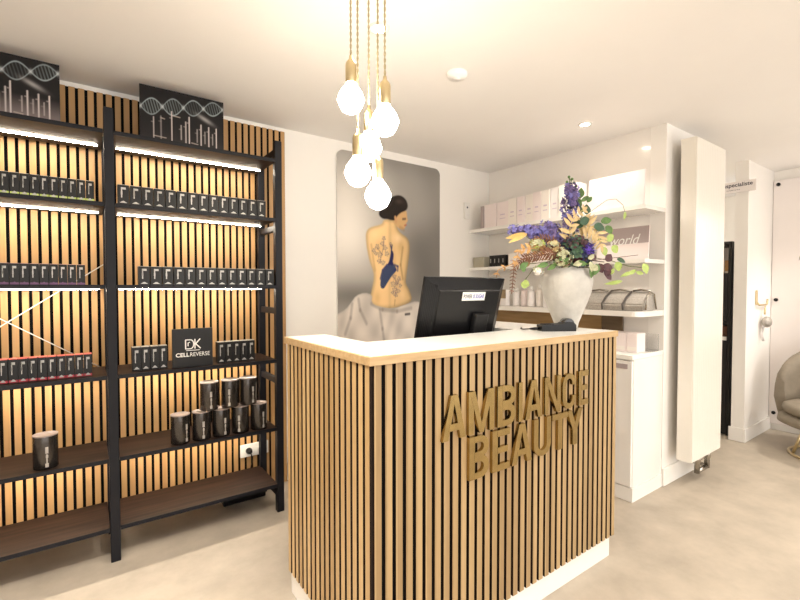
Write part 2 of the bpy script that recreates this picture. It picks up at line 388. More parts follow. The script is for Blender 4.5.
for i, x in enumerate((.552, .664, .766)):
    o = copy_tree(c0); o.location = (x, 2.594, SZ[4]+.1575); o.rotation_euler = (0, 0, (.0, -.35, .3)[i]); o['group'] = 'stacked black canisters'
    o['label'] = 'black canister on top of the stack, ' + ('left', 'middle', 'right')[i] + ' of the three'

# wall socket with plug
t = thing('wall_socket', 'white double power socket on the slats under the canisters', 'socket', (.897, YW-.0225, .277))
MB().box((-.092, -.012, -.042), (.092, 0, .042), .004).build('plate', M['plastic'], t)
for x in (-.04, .04): MB().lathe([(.024, 0), (.022, .004), (.019, .001), (.001, .0005)], (x, -.0115, 0), 20, axis=(0, -1, 0)).build('outlet', M['plastic'], t)
p = thing('power_plug', 'black plug with hanging cable in the left outlet of the white socket', 'plug', (.857, YW-.036, .277))
MB().lathe([(.02, 0), (.021, .012), (.014, .034), (.007, .04)], (0, 0, 0), 16, axis=(0, -1, 0)).build('plug_body', M['black'], p)
MB().tube([(0, -.036, 0), (.004, -.046, -.02), (.012, -.03, -.07), (.006, -.008, -.13), (.01, -.004, -.17)], .0035, 8).build('cable', M['black'], p)

t = thing('power_supply_box', 'low black box on the floor under the right end of the bottom shelf', 'box', (.80, 2.84, 0))
MB().box((-.13, -.05, .001), (.13, .05, .075), .004).build('housing', M['black'], t)
MB().tube([(.13, 0, .03), (.16, .02, .01), (.12, .07, .03), (.068, .062, .10)], .003, 6).build('cable', M['black'], t)

# ------------------------------------------------------------------ printed panels (posters, painting)
def print_grid(w, h, nx, ny, fn, m, parent, y, name='print'):
    us, vs_ = np.meshgrid(np.linspace(0, 1, nx), np.linspace(0, 1, ny)); col = np.clip(fn(us, vs_), 0, 1)
    V = np.stack([(us.ravel()-.5)*w, np.full(us.size, y), vs_.ravel()*h], 1)
    i = np.arange((ny-1)*(nx-1)); a = (i//(nx-1))*nx+i % (nx-1)
    Fq = np.stack([a, a+1, a+nx+1, a+nx], 1)
    me = bpy.data.meshes.new(name); me.from_pydata(V.tolist(), [], Fq.tolist())
    at = me.color_attributes.new('print', 'FLOAT_COLOR', 'POINT'); c4 = np.ones((us.size, 4), dtype=np.float32); c4[:, :3] = col.reshape(-1, 3)
    at.data.foreach_set('color', c4.ravel()); me.materials.append(m)
    o = bpy.data.objects.new(name, me); C.objects.link(o); o.parent = parent; return o
def seg(u, v, a, b, w):                                    # soft stroke mask
    a = np.array(a); b = np.array(b); d = b-a; L = max((d*d).sum(), 1e-9)
    t = np.clip(((u-a[0])*d[0]+(v-a[1])*d[1])/L, 0, 1)
    return np.clip(1.4-np.hypot(u-a[0]-t*d[0], v-a[1]-t*d[1])/w, 0, 1)
def mixc(c, k, col): return c*(1-k[..., None])+np.array(col)*k[..., None]
def dna(u0, glow):
    def fn(u, v):
        u = u*1.45; c = np.zeros(u.shape+(3,))+np.array([.010, .009, .010])
        c = c+glow*(np.clip(.42-v, 0, 1)**1.3)[..., None]*np.array([.60, .48, .46])
        for k in range(3):
            pass
        ph = (u-u0)*PI/.355; A = .15*(.9+.1*np.sin(u*3)); yc = .61+.25*u/1.45
        y1, y2 = yc+A*np.sin(ph), yc-A*np.sin(ph)
        lw = .011
        for yy_, s in ((y1, 1.), (y2, .75)):
            k = np.exp(-((v-yy_)/lw)**2); c = mixc(c, np.clip(k*s*.72, 0, 1), (.36, .42, .44))
        inside = (np.abs(v-yc) < np.abs(A*np.sin(ph))*.95)
        k = inside*np.exp(-(((u+(v-yc)*.25) % .045-.0225)/.008)**2)*(.25+.6*((np.sin(u*5+u0*9)+1)/2)); c = mixc(c, np.clip(k*.75, 0, 1), (.22, .26, .27))
        k = np.exp(-((np.abs(np.sin(ph)))/.22)**2)*np.exp(-((v-yc)/.035)**2); c = mixc(c, np.clip(k*.7, 0, 1), (.45, .47, .48))
        k = np.exp(-((u-1.10)/.13)**2-((v-.60+.45*(u-1.10))/.04)**2); c = mixc(c, np.clip(k*.5, 0, 1), (.5, .48, .47))
        for x, hh, s in ((.22, .34, .55), (.34, .38, .3), (.52, .50, .7), (.68, .28, .5), (.76, .36, .7), (.82, .46, .9), (.96, .26, .4), (1.03, .36, .85), (1.10, .24, .4), (1.17, .34, .85), (1.24, .22, .4), (1.31, .34, .9)):
            k = seg(u, v, (x, .09 if hh > .3 else .14), (x, .12+hh), .010); c = mixc(c, np.clip(k*s*1.1, 0, 1), (.56, .50, .48))
            k = seg(u, v, (x-.03, .10+hh*.8), (x+.0, .10+hh*.8), .012); c = mixc(c, k*s*.5, (.40, .34, .33))
        for x0, x1, z in ((.22, .42, .13), (.86, .97, .11), (.34, .40, .47), (.52, .66, .55)):
            k = seg(u, v, (x0, z), (x1, z-.01), .009); c = mixc(c, k*.6, (.5, .42, .36))
        return c
    return fn
t = thing('beauty_poster', 'dark helix poster on the shelf top, lower half glowing, beside the left frame edge', 'poster', (-.283, 2.625, SZ[0]+.0015), 0, 'helix posters on top of the shelving')
MB().box((-.202, 0, 0), (.202, .008, .284)).build('board', M['card'], t); print_grid(.404, .284, 150, 105, dna(.012, 1.2), M['posterm'], t, -.0006)
t = thing('beauty_poster', 'darker black helix poster on the shelf top above the right bay', 'poster', (.447, 2.625, SZ[0]+.0015), 0, 'helix posters on top of the shelving')
MB().box((-.205, 0, 0), (.205, .008, .288)).build('board', M['card'], t); print_grid(.410, .288, 150, 105, dna(.012, .06), M['posterm'], t, -.0006)

# painting of a woman seen from behind
AX0, AX1, AZ0, AZ1 = 1.521, 2.516, .90, 2.368
AW, AH = AX1-AX0, AZ1-AZ0
def Z(x, y):                                               # a sketch coordinate to the picture's own u, v
    p = on('y', YW-.02, x/3.756+340, y/3.756+185); return ((p.x-AX0)/AW, (p.z-AZ0)/AH)
def pin(u, v, pts, soft=.006):
    P = [Z(*q) for q in pts]; ins = np.zeros(u.shape, bool); dist = np.full(u.shape, 9.); n = len(P); asp = AH/AW
    for i in range(n):
        (x0, y0), (x1, y1) = P[i], P[(i+1) % n]
        cnd = ((y0 > v) != (y1 > v)) & (u < (x1-x0)*(v-y0)/((y1-y0) or 1e-9)+x0); ins ^= cnd
        dx, dy = x1-x0, (y1-y0)*asp; tt = np.clip(((u-x0)*dx+(v-y0)*asp*dy)/(dx*dx+dy*dy+1e-12), 0, 1)
        dist = np.minimum(dist, np.hypot(u-x0-tt*dx, (v-y0)*asp-tt*dy))
    return np.clip(.5+np.where(ins, dist, -dist)/(2*soft), 0, 1), np.where(ins, dist, 0)
def smooth(pts, n=2):
    for _ in range(n):
        q = []
        for i in range(len(pts)):
            a, b = pts[i], pts[(i+1) % len(pts)]
            q += [(a[0]*.75+b[0]*.25, a[1]*.75+b[1]*.25), (a[0]*.25+b[0]*.75, a[1]*.25+b[1]*.75)]
        pts = q
    return pts
def art(u, v):
    rng = np.random.default_rng(3)
    c = np.zeros(u.shape+(3,))
    g = .33+.50*np.exp(-((u-.06)/.32)**2-((v-.56)/.22)**2)+.22*np.exp(-((u-.15)/.3)**2-((v-.85)/.2)**2)-.17*np.exp(-((u-.88)/.35)**2-((v-.46)/.3)**2)-.20*np.exp(-((u-.08)/.5)**2-((v-.27)/.07)**2)+.06*np.exp(-((u-.65)/.3)**2-((v-.72)/.15)**2)-.08*np.exp(-((v-1.0)/.08)**2)  # printed backdrop tones, with bulb glare painted into the left glow
    g = g+.012*np.sin(u*17+v*9)+.010*np.sin(u*7-v*23)
    c = c+g[..., None]*np.array([1.0, .93, .84])
    body = smooth([(163, 128), (160, 148), (112, 158), (98, 176), (97, 200), (101, 240), (112, 290), (126, 325), (128, 350), (120, 395), (110, 440), (140, 462), (200, 466), (275, 440), (262, 395), (246, 368), (250, 340), (258, 285), (264, 230), (256, 198), (228, 182), (214, 160), (212, 130)], 2)
    k, d = pin(u, v, body)
    us = (u-Z(100, 0)[0])/(Z(262, 0)[0]-Z(100, 0)[0])
    shade = 1.08-.45*np.clip(us-.3, 0, 1)-.38*np.exp(-(d/.022)**2)+.12*np.exp(-((us-.30)/.2)**2)*np.clip((v-.4)*3, 0, 1)
    spine = np.exp(-((us-.52)/.035)**2)*.12
    sk = (shade-spine)[..., None]*np.array([.88, .60, .29])
    c = c*(1-k[..., None])+sk*k[..., None]
    for a, b in (((236, 235), (228, 300)), ((228, 300), (236, 352))):           # the near arm
        kk = seg(u, v, Z(*a), Z(*b), .010); c = mixc(c, kk*.55*k, (.32, .18, .06))
    for a, b in (((118, 225), (132, 320)),): kk = seg(u, v, Z(*a), Z(*b), .010); c = mixc(c, kk*.4*k, (.40, .24, .09))
    for x, y, rx, ry, a_, cl_ in ((150, 235, .05, .05, .35, (.50, .28, .09)), (228, 225, .03, .045, .40, (.48, .27, .09)), (190, 215, .02, .09, .25, (.50, .29, .10)),
            (215, 200, .05, .025, .45, (1.0, .78, .48)), (130, 185, .04, .025, .40, (1.0, .76, .42)), (165, 330, .04, .06, .30, (1.0, .74, .38)), (235, 410, .03, .03, .35, (.98, .74, .40)), (140, 425, .035, .04, .35, (.50, .29, .10)), (205, 300, .018, .12, .30, (.52, .30, .10))):
        cx, cy = Z(x, y); kk = np.exp(-((u-cx)/rx)**2-((v-cy)/ry)**2); c = mixc(c, kk*a_*k, cl_)
    kk = seg(u, v, Z(205, 452), Z(207, 432), .006); c = mixc(c, kk*.5*k, (.35, .19, .07))
    face = smooth([(196, 108), (214, 98), (250, 92), (252, 122), (256, 134), (249, 142), (246, 156), (240, 168), (226, 166), (206, 150), (196, 130)], 1)
    kf, d = pin(u, v, face); c = c*(1-kf[..., None])+kf[..., None]*np.array([.62, .38, .17])
    kk = seg(u, v, Z(236, 128), Z(246, 127), .007); c = mixc(c, kk*.8, (.10, .06, .04))
    kk = seg(u, v, Z(243, 152), Z(249, 150), .006); c = mixc(c, kk*.8, (.45, .13, .08))
    kk = seg(u, v, Z(226, 160), Z(240, 168), .012); c = mixc(c, kk*.4, (.30, .17, .07))
    hair = smooth([(180, 60), (196, 42), (225, 36), (248, 52), (257, 78), (250, 96), (228, 104), (214, 118), (208, 134), (190, 132), (178, 128), (160, 128), (144, 112), (150, 92), (172, 90)], 2)
    kh, d = pin(u, v, hair); c = c*(1-kh[..., None])+kh[..., None]*np.array([.018, .012, .009])*(1+1.6*np.exp(-((u-Z(222, 62)[0])/.035)**2-((v-Z(222, 62)[1])/.012)**2))[..., None]
    kk = seg(u, v, Z(208, 122), Z(211, 138), .010); c = mixc(c, kk, (.60, .33, .15))
    # tattoo
    pea = smooth([(192, 238), (202, 254), (202, 272), (198, 292), (216, 318), (204, 332), (192, 346), (176, 372), (164, 392), (151, 384), (153, 352), (158, 326), (172, 304), (184, 290), (190, 262)], 1)
    kp, d = pin(u, v, pea, .004); pat = np.clip(np.sin(u*330+v*120)*np.sin(v*300-u*90)*1.6, 0, 1)*(v < Z(0, 295)[1])
    c = c*(1-kp[..., None])+kp[..., None]*(np.array([.016, .016, .09])*(1-pat[..., None])+np.array([.10, .16, .22])*pat[..., None])
    for L in ([(194, 240), (190, 228)], [(194, 240), (196, 227)], [(205, 300), (218, 306), (217, 322)], [(210, 318), (200, 322)], [(176, 300), (160, 320), (152, 352)]):
        for a, b in zip(L, L[1:]): c = mixc(c, seg(u, v, Z(*a), Z(*b), .007)*.85, (.03, .03, .12))
    for (x, y, r) in [(165, 200, 5), (160, 220, 6), (140, 232, 6), (170, 236, 6), (128, 246, 5), (150, 262, 7), (176, 258, 6), (148, 286, 6), (162, 292, 6), (135, 258, 4), (205, 345, 6), (222, 352, 6), (200, 372, 7), (214, 366, 6), (226, 378, 5), (206, 394, 7), (220, 398, 5), (210, 412, 6), (198, 404, 4), (190, 220, 3)]:
        cx, cy = Z(x, y); rr = r*.0032; dd = np.hypot(u-cx, (v-cy)*AH/AW); th = np.arctan2(v-cy, u-cx)
        kk = np.exp(-((dd-rr*(.75+.3*np.cos(5*th+x)))/.0035)**2); c = mixc(c, np.clip(kk*.8, 0, 1)*k, (.13, .09, .13)); c = mixc(c, np.exp(-(dd/(rr*.8))**2)*.35*k, (.30, .22, .24))
    for L in ([(166, 196), (162, 240), (150, 290)], [(200, 340), (216, 372), (208, 418)], [(140, 236), (160, 262)], [(226, 350), (206, 384)]):
        for a, b in zip(L, L[1:]): c = mixc(c, seg(u, v, Z(*a), Z(*b), .0035)*.6*k, (.16, .10, .12))
    cloth = smooth([(-10, 486), (22, 468), (44, 440), (60, 416), (92, 404), (122, 412), (118, 442), (140, 456), (200, 466), (262, 444), (285, 436), (316, 446), (360, 470), (420, 520), (420, 640), (-60, 640), (-60, 496)], 1)
    kc, d = pin(u, v, cloth)
    fold = .68+.07*np.sin(u*26+v*15+2*np.sin(v*11))+.05*np.sin(u*44-v*31+1.5*np.sin(u*13))-.10*np.exp(-(d/.016)**2)
    c = c*(1-kc[..., None])+kc[..., None]*fold[..., None]*np.array([1.0, .90, .80])
    for L in ([(118, 446), (160, 468), (215, 474), (268, 462)], [(70, 430), (76, 470), (100, 520)], [(150, 470), (160, 540), (168, 600)], [(46, 448), (40, 500), (20, 560)]):
        for a, b in zip(L, L[1:]): c = mixc(c, seg(u, v, Z(*a), Z(*b), .012)*.45*kc, (.20, .165, .14))
    c = mixc(c, seg(u, v, Z(246, 486), Z(262, 484), .008)*.9*kc, (.05, .04, .04))
    return c
t = thing('wall_painting', 'large rounded portrait print of a bare back with a peacock tattoo', 'painting', ((AX0+AX1)/2, YW-.002, AZ0))
rr = .055; pts = []
for cx, cz, a0 in ((AW/2-rr, rr, -PI/2), (AW/2-rr, AH-rr, 0), (-AW/2+rr, AH-rr, PI/2), (-AW/2+rr, rr, PI)):
    for k in range(7): a = a0+PI/2*k/6; pts.append((cx+rr*math.cos(a), 0, cz+rr*math.sin(a)))
MB().prism(pts, (0, -.016, 0)).build('board', M['plastic'], t)
# the print follows the rounded board: grid warped into the outline
pg = print_grid(AW, AH, 230, 340, art, M['printm'], t, -.0166, 'print')
for v in pg.data.vertices:
    x, z = v.co.x, v.co.z; dx = abs(x)-(AW/2-rr); dz = max(rr-z, z-(AH-rr))
    if dx > 0 and dz > 0 and math.hypot(dx, dz) > 0:
        s = rr/math.hypot(dx, dz)
        if s < 1:
            v.co.x = math.copysign(AW/2-rr+dx*s, x); v.co.z = (rr-dz*s) if z < rr else (AH-rr+dz*s)

# thermostat
p = on('y', YW, 466, 211)
t = thing('thermostat', 'small white thermostat on the wall between painting and wall shelves', 'thermostat', (p.x, YW-.0005, p.z))
MB().box((-.034, -.018, -.075), (.034, 0, .075), .005).build('housing', M['plastic'], t)
MB().lathe([(.009, 0), (.007, .003)], (0, -.0178, .03), 14, axis=(0, -1, 0)).build('sensor_dot', M['dink'], t)
MB().box((-.014, -.0195, -.05), (.014, -.0175, -.03), .0008, 1).build('button', M['pearl'], t)

# ------------------------------------------------------------------ reception desk
DX0, DX1, DY0, DY1, DH = .700, 2.140, 1.137, 1.845, 1.130
desk = thing('reception_desk', 'oak slatted reception desk with white counter and brass lettering', 'reception desk', (1.42, 1.5, 0))
def D(p): return (p[0]-1.42, p[1]-1.5, p[2])
RB = 2.08                                                   # far end of the right wing
LI, FI, RI = .890, 1.470, 1.765                              # inner edges of the U
zc = DH-.026
b = MB(); b.box(D((DX0+.018, DY0+.018, .108)), D((DX1-.018, DY0+.045, zc))); b.box(D((DX0+.018, DY0+.0455, .108)), D((DX0+.045, DY1-.01, zc)))
b.box(D((DX1-.045, DY0+.0455, .108)), D((DX1-.018, RB-.01, zc))); b.build('felt_backing', M['felt'], desk)
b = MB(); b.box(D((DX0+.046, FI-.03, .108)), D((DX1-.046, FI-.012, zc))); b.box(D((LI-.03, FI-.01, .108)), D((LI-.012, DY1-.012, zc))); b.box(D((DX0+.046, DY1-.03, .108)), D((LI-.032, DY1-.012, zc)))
b.box(D((RI+.012, FI-.01, .108)), D((RI+.03, RB-.012, zc))); b.build('inner_panel', M['shaded_oak'], desk)  # inner faces coloured dark for the shade inside the U
b = MB(); n = 35
for k in range(n+1):
    x = DX0+.020+.04081*k
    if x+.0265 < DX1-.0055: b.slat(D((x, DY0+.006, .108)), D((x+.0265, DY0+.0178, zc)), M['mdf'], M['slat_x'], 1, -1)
b.build('front_slats', None, desk)
b = MB()
for k in range(18):
    y = DY0+.012+.0405*k
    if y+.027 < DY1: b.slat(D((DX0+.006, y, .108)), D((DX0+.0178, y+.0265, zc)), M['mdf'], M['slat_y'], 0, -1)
b.build('side_slats', None, desk)
b = MB()
for k in range(24):
    y = DY0+.012+.0405*k
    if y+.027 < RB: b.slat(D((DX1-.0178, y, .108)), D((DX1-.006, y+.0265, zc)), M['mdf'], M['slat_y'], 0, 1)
b.build('side_slats', None, desk)
b = MB(); b.box(D((DX0+.022, DY0+.022, 0)), D((DX1-.022, DY0+.04, .1075))); b.box(D((DX0+.022, DY0+.0405, 0)), D((DX0+.04, DY1-.012, .1075))); b.box(D((DX1-.04, DY0+.0405, 0)), D((DX1-.022, RB-.012, .1075)))
b.build('plinth', M['white'], desk)
b = MB(); e = .012
outer = [(DX0+e, DY0+e), (DX1-e, DY0+e), (DX1-e, RB), (RI, RB), (RI, FI), (LI, FI), (LI, DY1-e), (DX0+e, DY1-e)]
ct = b.prism([D((x, y, zc+.001)) for x, y in outer], (0, 0, .0255)).build('countertop', M['top'], desk)
b = MB(); b.box(D((DX0, DY0, zc-.002)), D((DX1, DY0+e-.0003, DH)), .0012, 1)
b.build('edge_band', M['edge'], ct)
b = MB(); b.box(D((DX0, DY0+e, zc-.002)), D((DX0+e-.0003, DY1, DH)), .0012, 1); b.box(D((DX0+e, DY1-e+.0003, zc-.002)), D((LI, DY1, DH)), .0012, 1)
b.build('edge_band', M['edge'], ct)
b = MB(); b.box(D((DX1-e+.0003, DY0+e, zc-.002)), D((DX1, RB, DH)), .0012, 1)
b.build('edge_band', M['edge'], ct)
MB().box(D((LI-.01, FI-.01, .735)), D((RI+.01, 1.98, .765)), .002, 1).build('worktop', M['top'], desk)

# letters, drawn as condensed capitals in a unit box, extruded
def strip(a, b, w): 
    a = Vector((a[0], 0, a[1])); b = Vector((b[0], 0, b[1])); n = Vector((-(b-a).z, 0, (b-a).x)).normalized()*w/2
    return [a+n, a-n, b-n, b+n]
def arc(cx, cz, rx, rz, a0, a1, n=8): return [(cx+rx*math.cos(a0+(a1-a0)*k/n), cz+rz*math.sin(a0+(a1-a0)*k/n)) for k in range(n+1)]
def glyph(ch):                               # list of outlines without holes, x 0..1, z 0..1
    s = .24
    if ch == 'A': return [[(0, 0), (.24, 0), (.56, .98), (.36, 1)], [(.76, 0), (1, 0), (.64, 1), (.36, 1), (.44, .97)], [(.25, .2), (.76, .2), (.72, .36), (.29, .36)]]
    if ch == 'M': return [[(0, 0), (.19, 0), (.19, 1), (0, 1)], [(.81, 0), (1, 0), (1, 1), (.81, 1)], [(.04, 1), (.24, 1), (.58, 0), (.42, 0)], [(.76, 1), (.96, 1), (.58, 0), (.42, 0)]]
    if ch == 'N': return [[(0, 0), (.22, 0), (.22, 1), (0, 1)], [(.78, 0), (1, 0), (1, 1), (.78, 1)], [(.0, 1), (.24, 1), (1, 0), (.76, 0)]]
    if ch == 'I': return [[(0, 0), (1, 0), (1, 1), (0, 1)]]
    if ch == 'E': return [[(0, 0), (.3, 0), (.3, 1), (0, 1)], [(.28, 0), (1, 0), (1, .16), (.28, .16)], [(.28, .43), (.9, .43), (.9, .58), (.28, .58)], [(.28, .84), (1, .84), (1, 1), (.28, 1)]]
    if ch == 'T': return [[(.36, 0), (.64, 0), (.64, .86), (.36, .86)], [(0, .84), (1, .84), (1, 1), (0, 1)]]
    if ch == 'Y': return [[(.36, 0), (.64, 0), (.64, .45), (.36, .45)], [(0, 1), (.28, 1), (.62, .42), (.38, .38)], [(.72, 1), (1, 1), (.62, .38), (.38, .42)]]
    if ch == 'B':
        R = [[(0, 0), (.27, 0), (.27, 1), (0, 1)]]
        for z0, z1 in ((0, .54), (.48, 1)):
            h = z1-z0; o = [(.25, z0)]+arc(.55, z0+h/2, .44, h/2, -PI/2, PI/2)+[(.25, z1)]; i = [(.25, z1-.15)]+arc(.52, z0+h/2, .2, h/2-.15, PI/2, -PI/2)+[(.25, z0+.15)]
            R.append(o+i)
        return R
    if ch == 'U': return [[(0, 1), (0, .3)]+arc(.5, .3, .5, .3, PI, 2*PI, 12)+[(1, .3), (1, 1), (.75, 1), (.75, .3)]+arc(.5, .3, .25, .15, 0, -PI, 10)+[(.25, .3), (.25, 1)]]
    if ch == 'C': return [[(1, .66)]+arc(.5, .68, .5, .32, 0, PI, 12)+arc(.5, .32, .5, .32, PI, 2*PI, 12)+[(1, .36), (.74, .36)]+arc(.5, .32, .24, .17, 0, -PI, 10)+arc(.5, .68, .24, .17, PI, 0, 10)+[(.74, .66)]]
YL = DY0+.0055
def word(chars, spans, y0z, y1z):
    for ch, (a, b_) in zip(chars, spans):
        x0 = on('y', YL-.004, a/4.2105+430, 420).x; x1 = on('y', YL-.012, b_/4.2105+430, 420).x
        g = MB(); off = 0
        for i, poly in enumerate(glyph(ch)):
            g.prism([D((x0+(x1-x0)*u, YL-.0005, y0z+(y1z-y0z)*w)) for u, w in poly], (0, -.014-.0002*i, 0))
        g.build('letter', M['brass'], desk)['label'] = 'brass letter %s' % ch
word('AMBIANCE', ((45, 150), (155, 268), (276, 360), (365, 388), (393, 470), (475, 547), (549, 611), (617, 663)), .812, .968)
word('BEAUTY', ((158, 248), (255, 335), (337, 428), (430, 508), (506, 580), (570, 640)), .645, .802)

# ------------------------------------------------------------------ things on the desk
t = thing('computer_monitor', 'black monitor seen from behind on the reception desk', 'monitor', (1.498, 1.630, .765))
TI = Matrix.Translation((0, 0, .235)) @ Matrix.Rotation(math.radians(14.4), 4, 'X')
W2, HM = .262, .404
b = MB().at(TI); b.box((-W2, 0, 0), (W2, .018, HM), .004); b.build('bezel', M['black'], t)
b = MB().at(TI)                                              # stepped rear shell
o_ = [(-W2+.006, .004), (W2-.006, .004), (W2-.006, HM-.004), (-W2+.006, HM-.004)]; i_ = [(-W2+.07, .03), (W2-.05, .03), (W2-.05, HM-.055), (-W2+.07, HM-.055)]; j_ = [(-W2+.075, .035), (W2-.055, .035), (W2-.055, HM-.06), (-W2+.075, HM-.06)]
A = [b.v((x, -.0005, z)) for x, z in o_]; B = [b.v((x, -.022, z)) for x, z in i_]; Bj = [b.v((x, -.030, z)) for x, z in j_]
for k in range(4): b.face([A[k], A[(k+1) % 4], B[(k+1) % 4], B[k]]); b.face([B[k], B[(k+1) % 4], Bj[(k+1) % 4], Bj[k]])
b.face(Bj); b.face(A[::-1]); b.build('rear_shell', M['black'], t)
b = MB().at(TI)
for k in range(7): b.box((-W2+.012+.008*k, -.0035-.0028*k, .03), (-W2+.015+.008*k, -.0005-.0028*k, HM-.03))
b.build('vent_ribs', M['blackm'], t)
b = MB().at(TI); b.box((-W2+.008, .0181, .008), (W2-.008, .0188, HM-.008)); b.build('screen', M['glass'], t)
b = MB().at(TI); b.box((.04, -.060, .01), (.13, -.031, .235), .006); b.build('hinge_block', M['blackm'], t)
b = MB(); b.box((.045, -.085, .012), (.125, -.04, .30), .006); b.build('stand_column', M['black'], t)
b = MB(); b.box((-.11, -.14, 0), (.20, .09, .012), .005); b.build('stand_foot', M['black'], t)
b = MB().at(TI); b.use(M['ink']).box((-.047, -.0315, .298), (.105, -.0305, .340)).at(TI @ Matrix.Translation((-.040, -.0319, .309))).use(M['dink']).merge(text_bm('POWER', .020, .056, bold=.02)).at(TI @ Matrix.Translation((.024, -.0319, .309))).use(M['bink']).merge(text_bm('IS SUGAR', .020, .074, bold=.02))
b.build('sticker', None, t)['label'] = 'white sticker with dark and blue words'

vx, vy = 2.035, 1.358
VASE = thing('ceramic_vase', 'large chalky white urn vase on the right end of the counter', 'vase', (vx, vy, DH+.0012))
b = MB().lathe([(.050, 0), (.056, .004), (.061, .03), (.080, .08), (.102, .135), (.119, .185), (.1275, .230), (.1275, .262), (.121, .292), (.110, .315), (.103, .328), (.102, .338), (.108, .345), (.104, .348), (.094, .338), (.104, .31), (.112, .25), (.09, .16), (.05, .03), (.002, .025)], n=48, cap1=False)
b.build('urn', M['vase'], VASE)
VASE.children[0]['label'] = 'chalky white urn'
b = MB(); pts = [Vector((.118*math.cos(a), .118*math.sin(a), .322-.012*abs(math.sin(2.5*a)))) for a in np.linspace(-2.9, -.6, 16)]
b.tube(pts, .0016, 6); b.build('neck_cord', M['strap'], VASE)

t = thing('card_terminal', 'black card payment terminal on the counter in front of the vase', 'card terminal', (1.885, 1.312, DH+.0012), -.56)
b = MB(); prof = [(-.085, 0), (.085, 0), (.085, .03), (.072, .044), (.04, .046), (.02, .036), (-.08, .030), (-.085, .026)]
b.prism([(x, -.036, z) for x, z in prof], (0, .072, 0)); b.build('body', M['black'], t)
MB().lathe([(.023, -.031), (.025, -.028), (.025, .028), (.023, .031)], (.053, 0, .037), 20, axis=(0, 1, 0)).build('paper_cover', M['glass'], t)
b = MB()
for i in range(4):
    for j in range(3): b.box((-.07+.013*i, -.024+.018*j, .0315), (-.061+.013*i, -.010+.018*j, .0345))
b.build('keypad', M['blackm'], t)
b = MB(); b.tube([(-.085, .0, .012), (-.105, .004, .010), (-.125, .02, .008)], [.006, .008, .005], 8); b.tube([(-.125, .02, .008), (-.15, .05, .004), (-.145, .10, .004), (-.12, .15, .004)], .003, 6); b.build('cable', M['black'], t)

# ------------------------------------------------------------------ the bouquet
VZ = 2.29
rt = Vector(R3); fw = Vector(_F); up = Vector((0, 0, 1))
def fp(x, y, dz=0): return dep(x, y, VZ+dz)
MOUTH = Vector((vx, vy, DH+.30))
def stemline(p, q=None, n=8, sag=.0):
    a = MOUTH+(Vector((q.x, q.y, MOUTH.z))-MOUTH)*.12 if q is not None else MOUTH
    c = a+Vector((0, 0, max(.06, (p.z-a.z)*.6+.05)))+(p-a)*.25
    out = []
    for i in range(n+1):
        s_ = i/n; out.append(a*(1-s_)**2+c*2*s_*(1-s_)+p*s_*s_)
    return out
def stalk(name, label, cat='flower'): 
    t = thing(name, label, cat, MOUTH, 0, 'stems arranged in the white vase'); return t
def L(t, p): return Vector(p)-MOUTH
def rnd(s=1): return Vector((random.uniform(-1, 1), random.uniform(-1, 1), random.uniform(-1, 1)))*s
def add_stem(t, tip, m='stem', r=.0026, extra=None):
    pts = [p-MOUTH for p in stemline(tip, tip)]
    if extra: pts += [e-MOUTH for e in extra]
    MB().tube(pts, r, 6).build('stem', M[m], t)
def blossoms(path, n, spread, rad, mats, t, name='florets', taper=.5, centre=None):
    b = MB()
    for i in range(n):
        s_ = random.random(); k = s_*(len(path)-1); j = min(int(k), len(path)-2); p = path[j].lerp(path[j+1], k-j)
        d = rnd().normalized(); p = p+d*spread*(1-taper*s_)*random.uniform(.4, 1)
        b.use(M[random.choice(mats)]); b.flower(p-MOUTH, (d-fw*.4), rad*random.uniform(.7, 1.15)*(1-.3*s_))
    return b.build(name, None, t, False)
def spike(name, label, pix, n, spread, rad, mats, stemm='stem'):
    t = stalk(name, label); path = [fp(*p) for p in pix]
    add_stem(t, path[0], stemm, .0026, path[1:]); blossoms(path, int(n*1.5), spread, rad, mats, t); return t
spike('delphinium_spike', 'pale blue delphinium spike reaching far left over the vase', [(562, 247, -.03), (545, 234, -.05), (528, 230, -.06), (511, 231, -.06)], 170, .050, .018, ['delph', 'delph', 'delphv'])
spike('delphinium_spike', 'deeper violet delphinium spike low in the middle left of the bouquet', [(570, 254, -.04), (560, 240, -.06), (553, 230, -.06), (546, 224, -.05)], 130, .052, .019, ['delph', 'delphv', 'delphv'])
t = spike('delphinium_spike', 'upright violet delphinium spike at the top of the bouquet', [(571, 226, 0), (570, 208, 0), (571, 196, 0), (572, 186, 0)], 120, .066, .019, ['delphv', 'delphv', 'delph'])
b = MB(); top_ = [fp(572, 190), fp(570, 184), fp(569, 178)]
b.tube([p-MOUTH for p in top_], .002, 6)
for x, y in ((567, 190), (576, 189), (574, 183), (567, 182), (569, 177), (572, 179), (566, 187), (576, 186)): b.ball(fp(x, y)-MOUTH, .0075, 8, 6); b.tube([fp(571, y+4)-MOUTH, fp(x, y)-MOUTH], .0015, 5)
b.build('buds', M['leaf'], t)
def thistle(name, label, x, y, dz, r, mats, n):
    t = stalk(name, label); c = fp(x, y, dz); add_stem(t, c); b = MB()
    for i in range(n):
        d = rnd().normalized(); a = d.orthogonal().normalized()*.004
        b.use(M[random.choice(mats)]); b.poly([c-MOUTH+d*r*.35-a, c-MOUTH+d*r*.35+a, c-MOUTH+d*r*random.uniform(.8, 1.15)])
    b.use(M[mats[0]]).ball(c-MOUTH, r*.5, 10, 7); b.build('flower_head', None, t, False)
thistle('sea_holly', 'dark navy spiky flower at the centre of the bouquet', 569, 246, -.10, .062, ['navy', 'navy', 'delphv'], 260)
thistle('aster_bloom', 'bright purple aster at the right of the navy spiky flower', 586, 249, -.12, .050, ['aster', 'aster', 'navy'], 240)
